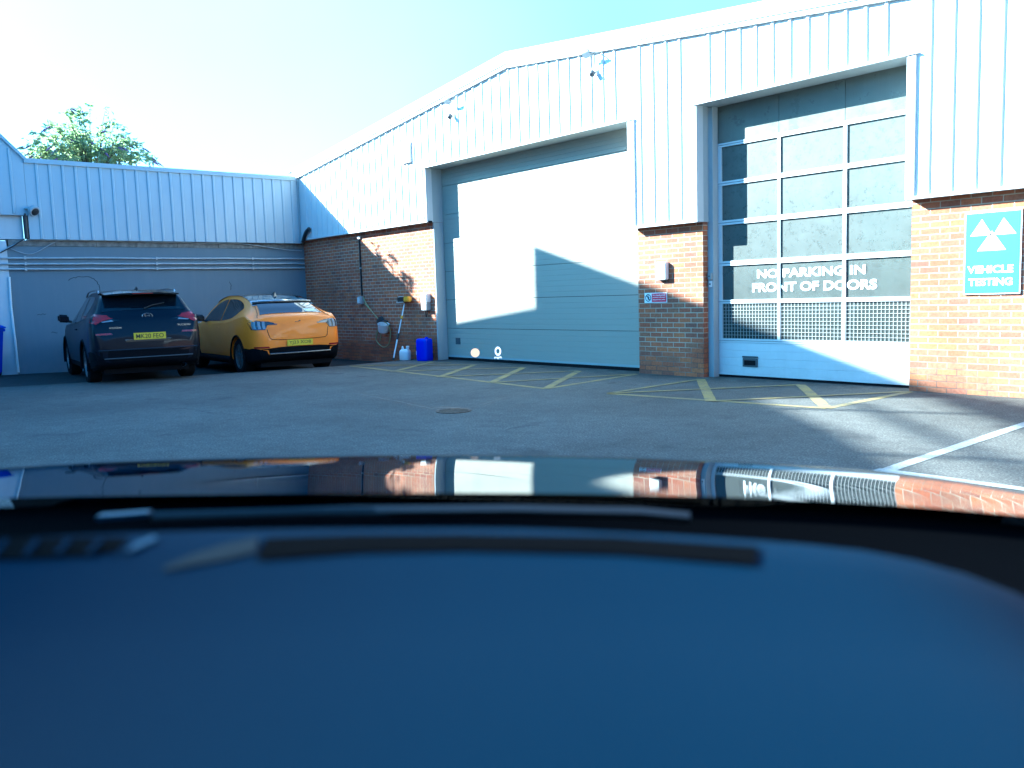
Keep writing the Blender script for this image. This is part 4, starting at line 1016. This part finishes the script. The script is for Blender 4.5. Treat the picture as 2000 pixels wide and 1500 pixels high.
# --- orange fastback SUV
def make_fastback(loc, head):
    root = empty('parked_car', loc, head); tag(root, 'orange coupe style car with black roof parked beside the brick wall corner', 'car', 'cars parked at the side wall')
    L = 4.71
    sh = Shape(L, [(0, .74), (.03, .90), (.07, 1.02), (.12, 1.10), (.17, 1.145), (.26, 1.165), (.34, 1.20), (.6, 1.33), (.9, 1.455), (1.25, 1.55), (1.7, 1.605), (2.2, 1.61), (2.7, 1.545), (3.1, 1.40), (3.45, 1.20), (3.65, 1.10), (4.1, 1.02), (4.45, .90), (4.62, .78), (4.71, .62)],
               [(0, .70), (.08, .98), (.2, 1.09), (.5, 1.17), (.9, 1.14), (1.5, 1.07), (2.4, 1.03), (3.4, 1.01), (4.0, .96), (4.4, .84), (4.71, .56)],
               [(0, .66), (.03, .75), (.08, .825), (.16, .885), (.28, .925), (.5, .945), (.9, .95), (1.5, .925), (2.6, .91), (3.4, .93), (3.9, .92), (4.3, .84), (4.55, .72), (4.71, .5)],
               [(0, .55), (.12, .76), (.22, .78), (.4, .71), (.7, .645), (1.2, .60), (2.2, .59), (2.8, .62), (3.4, .72), (3.8, .74), (4.3, .68), (4.6, .52), (4.71, .36)],
               [(0, .40), (.06, .33), (.3, .24), (.8, .20), (3.8, .20), (4.3, .22), (4.71, .36)])
    body = part('body', sh.mesh(stations(L)), M['orange_paint'], root)
    wh = [(.88, .80, .365), (.88, -.80, .365), (3.86, .80, .365), (3.86, -.80, .365)]
    cut_arches(body, wh, .415); body.data.materials.clear(); body.data.materials.append(M['orange_paint']); two_tone(body, lambda c: c.z < .30 or (c.x < .62 and c.z < .50))
    for (x, y, z) in wh:
        sg = 1 if y > 0 else -1; wheel_parts(root, x, y, z, .365, .235, M['alloy'], sg)
        mb = MB().tube([(x+.42*cos(a), sg*(sh.half(x)-.012), z+.42*sin(a)) for a in [pi*1.05-k*pi*1.10/16 for k in range(17)]], .018, 6); part('arch_trim', mb, M['plastic_trim'], root, smooth=60)
    # black roof, rear screen
    W_ = lambda x: min(sh.roof(x), sh.half(x)-.11)
    part('roof_panel', quad_patch(lambda x, t: sh.back(x, t*(W_(x)-.005), .004), [.72+2.2*i/16 for i in range(17)], [-1+.2*i for i in range(11)]), M['black_gloss'], root, smooth=60)
    part('rear_window', quad_patch(lambda x, t: sh.back(x, t*(W_(x)-.09), .008), [.335+.50*i/10 for i in range(11)], [-1+.2*i for i in range(11)]), M['car_glass'], root, smooth=60)
    lip = MB().tube([sh.back(.78+.05*abs(t)**2, t*(W_(.8)-.02), .02) for t in [-1+.2*i for i in range(11)]], .022, 6); part('spoiler', lip, M['black_gloss'], root, smooth=60)
    part('window_paper', quad_patch(lambda x, t: sh.back(x, -.30-t*.24+(.5-x)*-.05, .013), [.37, .42, .47], [0, .5, 1]), M['paper'], root)
    for sg in (1, -1):
        part('side_window', side_window(sh, [(.95, .56), (1.15, .20), (1.5, .08), (2.1, .05)], [(.95, .62), (1.15, .80), (1.5, .88), (2.1, .9)], .97, 2.08, sg), M['car_glass'], root, smooth=60)
        part('side_window', side_window(sh, [(2.14, .05), (3.3, .10)], [(2.14, .9), (2.7, .86), (3.05, .72), (3.3, .24)], 2.13, 3.28, sg), M['car_glass'], root, smooth=60)
        mir = part('door_mirror', MB().obox((3.02, sg*1.02, 1.13), (.07, 0, 0), (0, .10, .01), (0, 0, .07)), M['black_gloss'], root, bevel=.03, seg=3)
        part('mirror_arm', MB().tube([(3.05, sg*.86, 1.05), (3.04, sg*.95, 1.08)], .025, 6), M['black_plastic'], mir, smooth=60)
        # tail lamp: slim dark wing with three bars
        tl = part('tail_lamp', rear_poly(sh, [(sg*.34, 1.035), (sg*.62, 1.055), (sg*.86, 1.08), (sg*.905, 1.03), (sg*.885, .90), (sg*.66, .895), (sg*.60, .985), (sg*.42, .985)], .010), M['dark_lens'], root, smooth=40)
        for k in range(3):
            y = .645+k*.085
            part('lamp_bar', rear_poly(sh, [(sg*y, 1.05), (sg*(y+.05), 1.055), (sg*(y+.062), .985), (sg*(y+.055), .912), (sg*(y+.004), .912), (sg*(y+.012), .985)], .016), M['clear_lens'], tl, smooth=40)
        part('bumper_reflector', rear_poly(sh, [(sg*.60, .545), (sg*.86, .545), (sg*.87, .575), (sg*.62, .575)], .010), M['red_lens'], root, smooth=40)
    # tailgate shut line, plate recess, diffuser
    gl = [(.62, .90), (.60, .80), (.585, .74), (.54, .705), (.40, .695), (0, .685), (-.40, .695), (-.54, .705), (-.585, .74), (-.60, .80), (-.62, .90)]
    part('tailgate_gap', MB().tube([sh.rear(y, z, .001) for y, z in gl], .006, 5), M['seal'], root, smooth=60)
    for sg in (1, -1):
        part('quarter_gap', MB().tube([sh.back(x, sg*(W_(x)-.045), .001) for x in (.22, .3, .4, .55, .7)], .005, 5), M['seal'], root, smooth=60)
    part('diffuser', rear_poly(sh, [(-.70, .24), (.70, .24), (.80, .52), (.4, .555), (-.4, .555), (-.80, .52)], .018, .06), M['plastic_trim'], root, smooth=40)
    part('diffuser_lip', MB().tube([sh.rear(y, .43, .035) for y in (-.62, -.3, 0, .3, .62)], .02, 6), M['black_gloss'], root, smooth=60)
    part('underbody', MB().box(.2, 4.4, -.72, .72, .17, .36), M['seal'], root)
    for sg in (1, -1): part('sill_trim', MB().tube([sh.flank(x, .29, .004, sg) for x in (1.35, 2.0, 2.8, 3.4)], .07, 8), M['plastic_trim'], root, smooth=60)
    plate(root, sh, 0.0, .625, 'YJ23 XOB', sh.rear(0, .63)[0]-.016)
    # galloping horse emblem
    x0 = sh.rear(0, 1.02, .012)[0]
    hp = [(.085, .0), (.05, .006), (.03, .022), (.0, .02), (-.03, .026), (-.05, .04), (-.075, .030), (-.06, .018), (-.045, .010), (-.065, -.004), (-.075, -.018), (-.05, -.010), (-.03, -.004), (-.005, -.006), (.005, -.022), (.012, -.006), (.03, .0), (.05, -.022), (.048, -.004)]
    part('emblem', MB().prism([(x0, y, 1.015+z) for y, z in hp], (.008, 0, 0)), M['black_gloss'], root)
    part('antenna_fin', MB().add([(1.15, -.035, 1.52), (1.15, .035, 1.52), (1.36, .02, 1.57), (1.36, -.02, 1.57), (1.16, 0, 1.625), (1.21, 0, 1.63)], [(0, 1, 4), (1, 2, 5, 4), (3, 0, 4, 5), (2, 3, 5), (0, 3, 2, 1)]), M['black_gloss'], root)
    part('door_handle', MB().box(2.05, 2.2, .918, .926, .93, .945).box(2.05, 2.2, -.926, -.918, .93, .945), M['orange_paint'], root)
    return root
make_fastback((4.90, -2.70, -.105), rad(175.6))

# ------------------------------------------------------------------ the car the photo is taken from
FO, RO = Vector((sin(YAW), cos(YAW), 0)), Vector((cos(YAW), -sin(YAW), 0))
oc = empty('dark_car', (CAM.x, CAM.y, 0), YAW*-1); tag(oc, 'dark car in the foreground with its glossy bonnet and dashboard top towards the doors', 'car')
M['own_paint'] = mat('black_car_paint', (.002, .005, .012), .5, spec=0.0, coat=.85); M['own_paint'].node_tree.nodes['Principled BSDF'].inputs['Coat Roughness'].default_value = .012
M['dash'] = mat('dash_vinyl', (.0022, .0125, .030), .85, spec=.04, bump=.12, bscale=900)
M['dash_reflection'] = mat('dash_reflection', (.0085, .0095, .0095), .6, spec=.08)
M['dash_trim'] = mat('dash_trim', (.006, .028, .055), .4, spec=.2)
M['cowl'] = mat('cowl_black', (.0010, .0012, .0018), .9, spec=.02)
# local axes of the car: x = right (u), y = ahead (v)
crest = smooth_table([(-.86, 1.052), (-.6, 1.058), (-.3, 1.056), (0, 1.047), (.34, 1.026), (.61, .998), (.80, .962), (.90, .92)])
rearz = smooth_table([(-.9, 1.108), (-.552, 1.116), (-.278, 1.112), (0, 1.104), (.216, 1.093), (.382, 1.08), (.547, 1.061), (.90, 1.0)])
rows = []
us = [-.90+.05*i for i in range(37)]
for i in range(25):
    t = i/24; v = .88+.52*t; r = []
    for u in us:
        zr, zc = rearz(u), crest(u); m0, m1 = -.102*.52, -.19*.52
        h = (2*t**3-3*t*t+1)*zr+(t**3-2*t*t+t)*m0+(-2*t**3+3*t*t)*zc+(t**3-t*t)*m1
        r.append((u, v, h))
    rows.append(r)
for dv, dz in ((.03, .009), (.06, .024), (.10, .055), (.14, .10), (.17, .16), (.185, .23)):
    rows.append([(u, 1.40+dv*(1-.25*abs(u)**2), crest(u)-dz) for u in us])
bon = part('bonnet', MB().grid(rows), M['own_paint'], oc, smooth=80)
mb = MB()
for s in (-1, 1):
    r2 = [[(s*.90, .88+.14*i, crest(s*.9)+(.075-.14*i*.14)-.001) for i in range(5)], [(s*.935, .88+.14*i, .86) for i in range(5)], [(s*.95, .88+.14*i, .55) for i in range(5)]]
    mb.grid(r2)
part('wing', mb, M['own_paint'], oc, smooth=50)
part('front_bumper', MB().box(-.88, .88, 1.30, 1.56, .28, .80), M['own_paint'], oc, bevel=.06, seg=3)
part('grille', MB().box(-.5, .5, 1.5605, 1.575, .45, .72), M['cowl'], oc, bevel=.01)
part('engine_bay', MB().box(-.86, .86, .7, 1.32, .25, .85), M['cowl'], oc)
mb = MB().grid([[(u, v, 1.70-.16*(v/.9+.45)**2*.6-.10*(u/.7)**2) for u in (-.66, -.4, -.1, .2, .45, .66)] for v in (.12, -.1, -.5, -.9, -1.4)])
mb.grid([[(u, v, 1.735-.16*(v/.9+.45)**2*.6-.10*(u/.7)**2) for u in (-.66, -.4, -.1, .2, .45, .66)] for v in (.12, -.1, -.5, -.9, -1.4)])
part('roof', mb, M['own_paint'], oc, smooth=60)
for s in (-1, 1):
    part('windscreen_pillar', MB().tube([(s*.86, .84, 1.0), (s*.78, .5, 1.32), (s*.66, .12, 1.60)], .035, 6), M['cowl'], oc, smooth=60)
    part('door', MB().box(*sorted((s*.86, s*.93)), -1.3, .70, .3, 1.02), M['own_paint'], oc, bevel=.02)
part('tailgate', MB().box(-.85, .85, -1.5, -1.42, .3, 1.5), M['own_paint'], oc, bevel=.02)
part('cabin_floor', MB().box(-.85, .85, -.9, .69, .28, .40), M['cowl'], oc)
for s in (-1, 1):
    wheel_parts(oc, .0, 0, 0, .01, .01, M['alloy'], 1) if False else None
    ty = part('wheel', MB().lathe([(.22, -.11), (.31, -.11), (.345, -.07), (.345, .07), (.31, .11), (.22, .11)], (s*.82, 1.0, .345), (1, 0, 0), 28, True), M['tyre'], oc, smooth=40)
# cowl: black panel between bonnet and dashboard with the wiper blades lying on it
rows = [[(u, .89, rearz(u)-.012) for u in us], [(u, .80, rearz(u)-.055) for u in us], [(u, .66, rearz(u)-.075) for u in us], [(u, .52, min(rearz(u), 1.10)-.10) for u in us], [(u, .50, .9) for u in us]]
part('cowl_panel', MB().grid(rows), M['cowl'], oc, smooth=50)
def own(px, py, v):
    d = FW + RT*((px-1000)/FPX) - UP*((py-750)/FPX); t = v/d.dot(FO); P = CAM+d*t
    return Vector(((P-CAM).dot(RO), (P-CAM).dot(FO), P.z))
def ownz(px, py, z):
    d = FW + RT*((px-1000)/FPX) - UP*((py-750)/FPX); t = (z-CAM.z)/d.z; P = CAM+d*t
    return Vector(((P-CAM).dot(RO), (P-CAM).dot(FO), P.z))
part('wiper_blade', MB().tube([own(590, 1003, .72), own(700, 1000, .72), own(1000, 998, .72), (own(1250, 1003, .72)), own(1345, 1012, .72)], .006, 6), M['black_plastic'], oc, smooth=60)
part('wiper_arm', MB().tube([own(300, 1012, .70), own(600, 1003, .715), own(760, 1002, .72)], .006, 6), M['black_plastic'], oc, smooth=60)
part('washer_jet', MB().obox(own(243, 1007, .70), (.022, 0, .001), (0, .006, 0), (0, 0, .0022)), M['dash_trim'], oc, bevel=.001)
# dashboard top: crest curve, then towards the driver
dc = smooth_table([(-.60, 1.160), (-.31, 1.176), (-.217, 1.1765), (-.033, 1.173), (.089, 1.165), (.151, 1.159), (.212, 1.151), (.259, 1.139), (.306, 1.12), (.36, 1.09), (.45, 1.03)])
du = [-.60+.03*i for i in range(36)]
rows = [[(u, .535, dc(u)-.05) for u in du], [(u, .52, dc(u)-.012) for u in du], [(u, .508, dc(u)-.002) for u in du]]
for t in range(13):
    v = .50-.035*t; rows.append([(u, v, dc(u)*(1-.0) - .012*min(1, max(0, (.50-v)/.1)) -.10*max(0, (.22-v))) for u in du])
rows.append([(u, .06, dc(u)-.2) for u in du])
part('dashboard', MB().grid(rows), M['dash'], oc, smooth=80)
def dz(u, v): return dc(u)-.012*min(1, max(0, (.50-v)/.1))
def on_dash(px, py, off=.0):
    q = ownz(px, py, 1.165)
    for _ in range(8): q = ownz(px, py, dz(q.x, q.y)+off)
    return q
def dash_strip(name, top, bot, m, off=.0012, parent=None, n=20):
    def rs(P):
        P = [Vector((*p, 0)) for p in P]; out = []
        for k in range(n+1):
            f = k/n*(len(P)-1); i = min(int(f), len(P)-2); out.append(P[i].lerp(P[i+1], f-i))
        return out
    A, B = rs(top), rs(bot); rows = [[on_dash(*(a.lerp(b, j/5)).xy, off) for j in range(6)] for a, b in zip(A, B)]
    return part(name, MB().grid(rows), m, parent or oc, smooth=80)
slot = dash_strip('defroster_slot_shade', [(520, 1050), (700, 1044), (900, 1043), (1200, 1048), (1480, 1067)], [(500, 1092), (700, 1077), (900, 1073), (1200, 1080), (1475, 1102)], M['cowl'], .0016)  # flat strip, near-black colour stands in for the shade inside the slot
dash_strip('slot_reflection', [(505, 1048), (440, 1062), (380, 1080), (320, 1106)], [(500, 1078), (440, 1092), (380, 1102), (320, 1114)], M['dash_reflection'], .0014)  # reflection left of the slot, painted as a brownish strip
vent = dash_strip('corner_vent', [(-60, 1050), (80, 1049), (180, 1048), (255, 1049)], [(-60, 1092), (80, 1088), (180, 1082), (235, 1072)], M['cowl'], .0016)  # flat patch, its black paints the shade of the vent cavity
dash_strip('vent_trim', [(238, 1072), (300, 1046)], [(252, 1076), (308, 1050)], M['dash_trim'], .0022)
for k in range(5):
    x = -20+62*k; dash_strip('vent_slat', [(x+26, 1052), (x+38, 1052)], [(x, 1086-k*2), (x+13, 1085-k*2)], M['dash'], .003, vent, 3)
# head-up display: the speed and a warning disc, at the distance where the driver sees them
M['hud_white'] = mat('hud_white', (0, 0, 0), 1, emis=(1, .98, .98), es=.16); M['hud_amber'] = mat('hud_amber', (0, 0, 0), 1, emis=(1, .62, .38), es=.14)
hud = empty('head_up_display', CAM+FO*8.0); hud.rotation_euler = (0, 0, -YAW); tag(hud, 'glowing head up display reading 0 mph beside an amber disc above the bonnet', 'display')
def hq(px, py): q = own(px, py, 8.0); return Vector((q.x, 0, q.z-CAM.z))
p0, p1 = hq(928, 689), hq(938, 689); part('warning_disc', MB().lathe([(.0417, 0), (.0417, .001)], p0, (0, -1, 0), 28), M['hud_amber'], hud)
p2 = hq(972.5, 686); mb = MB().lathe([(.0175, 0), (.0327, 0), (.0327, .001), (.0175, .001)], (0, 0, 0), (0, -1, 0), 28, True)
mb.v = [(x*.92+p2.x, y, z*1.32+p2.z) for x, y, z in mb.v]; part('speed_digit', mb, M['hud_white'], hud)
q = hq(965.5, 701.5); part('speed_unit', text_mb('mph', q, (1, 0, 0), (0, 0, 1), .070, .028, .0003, .03), M['hud_white'], hud, fix=False)
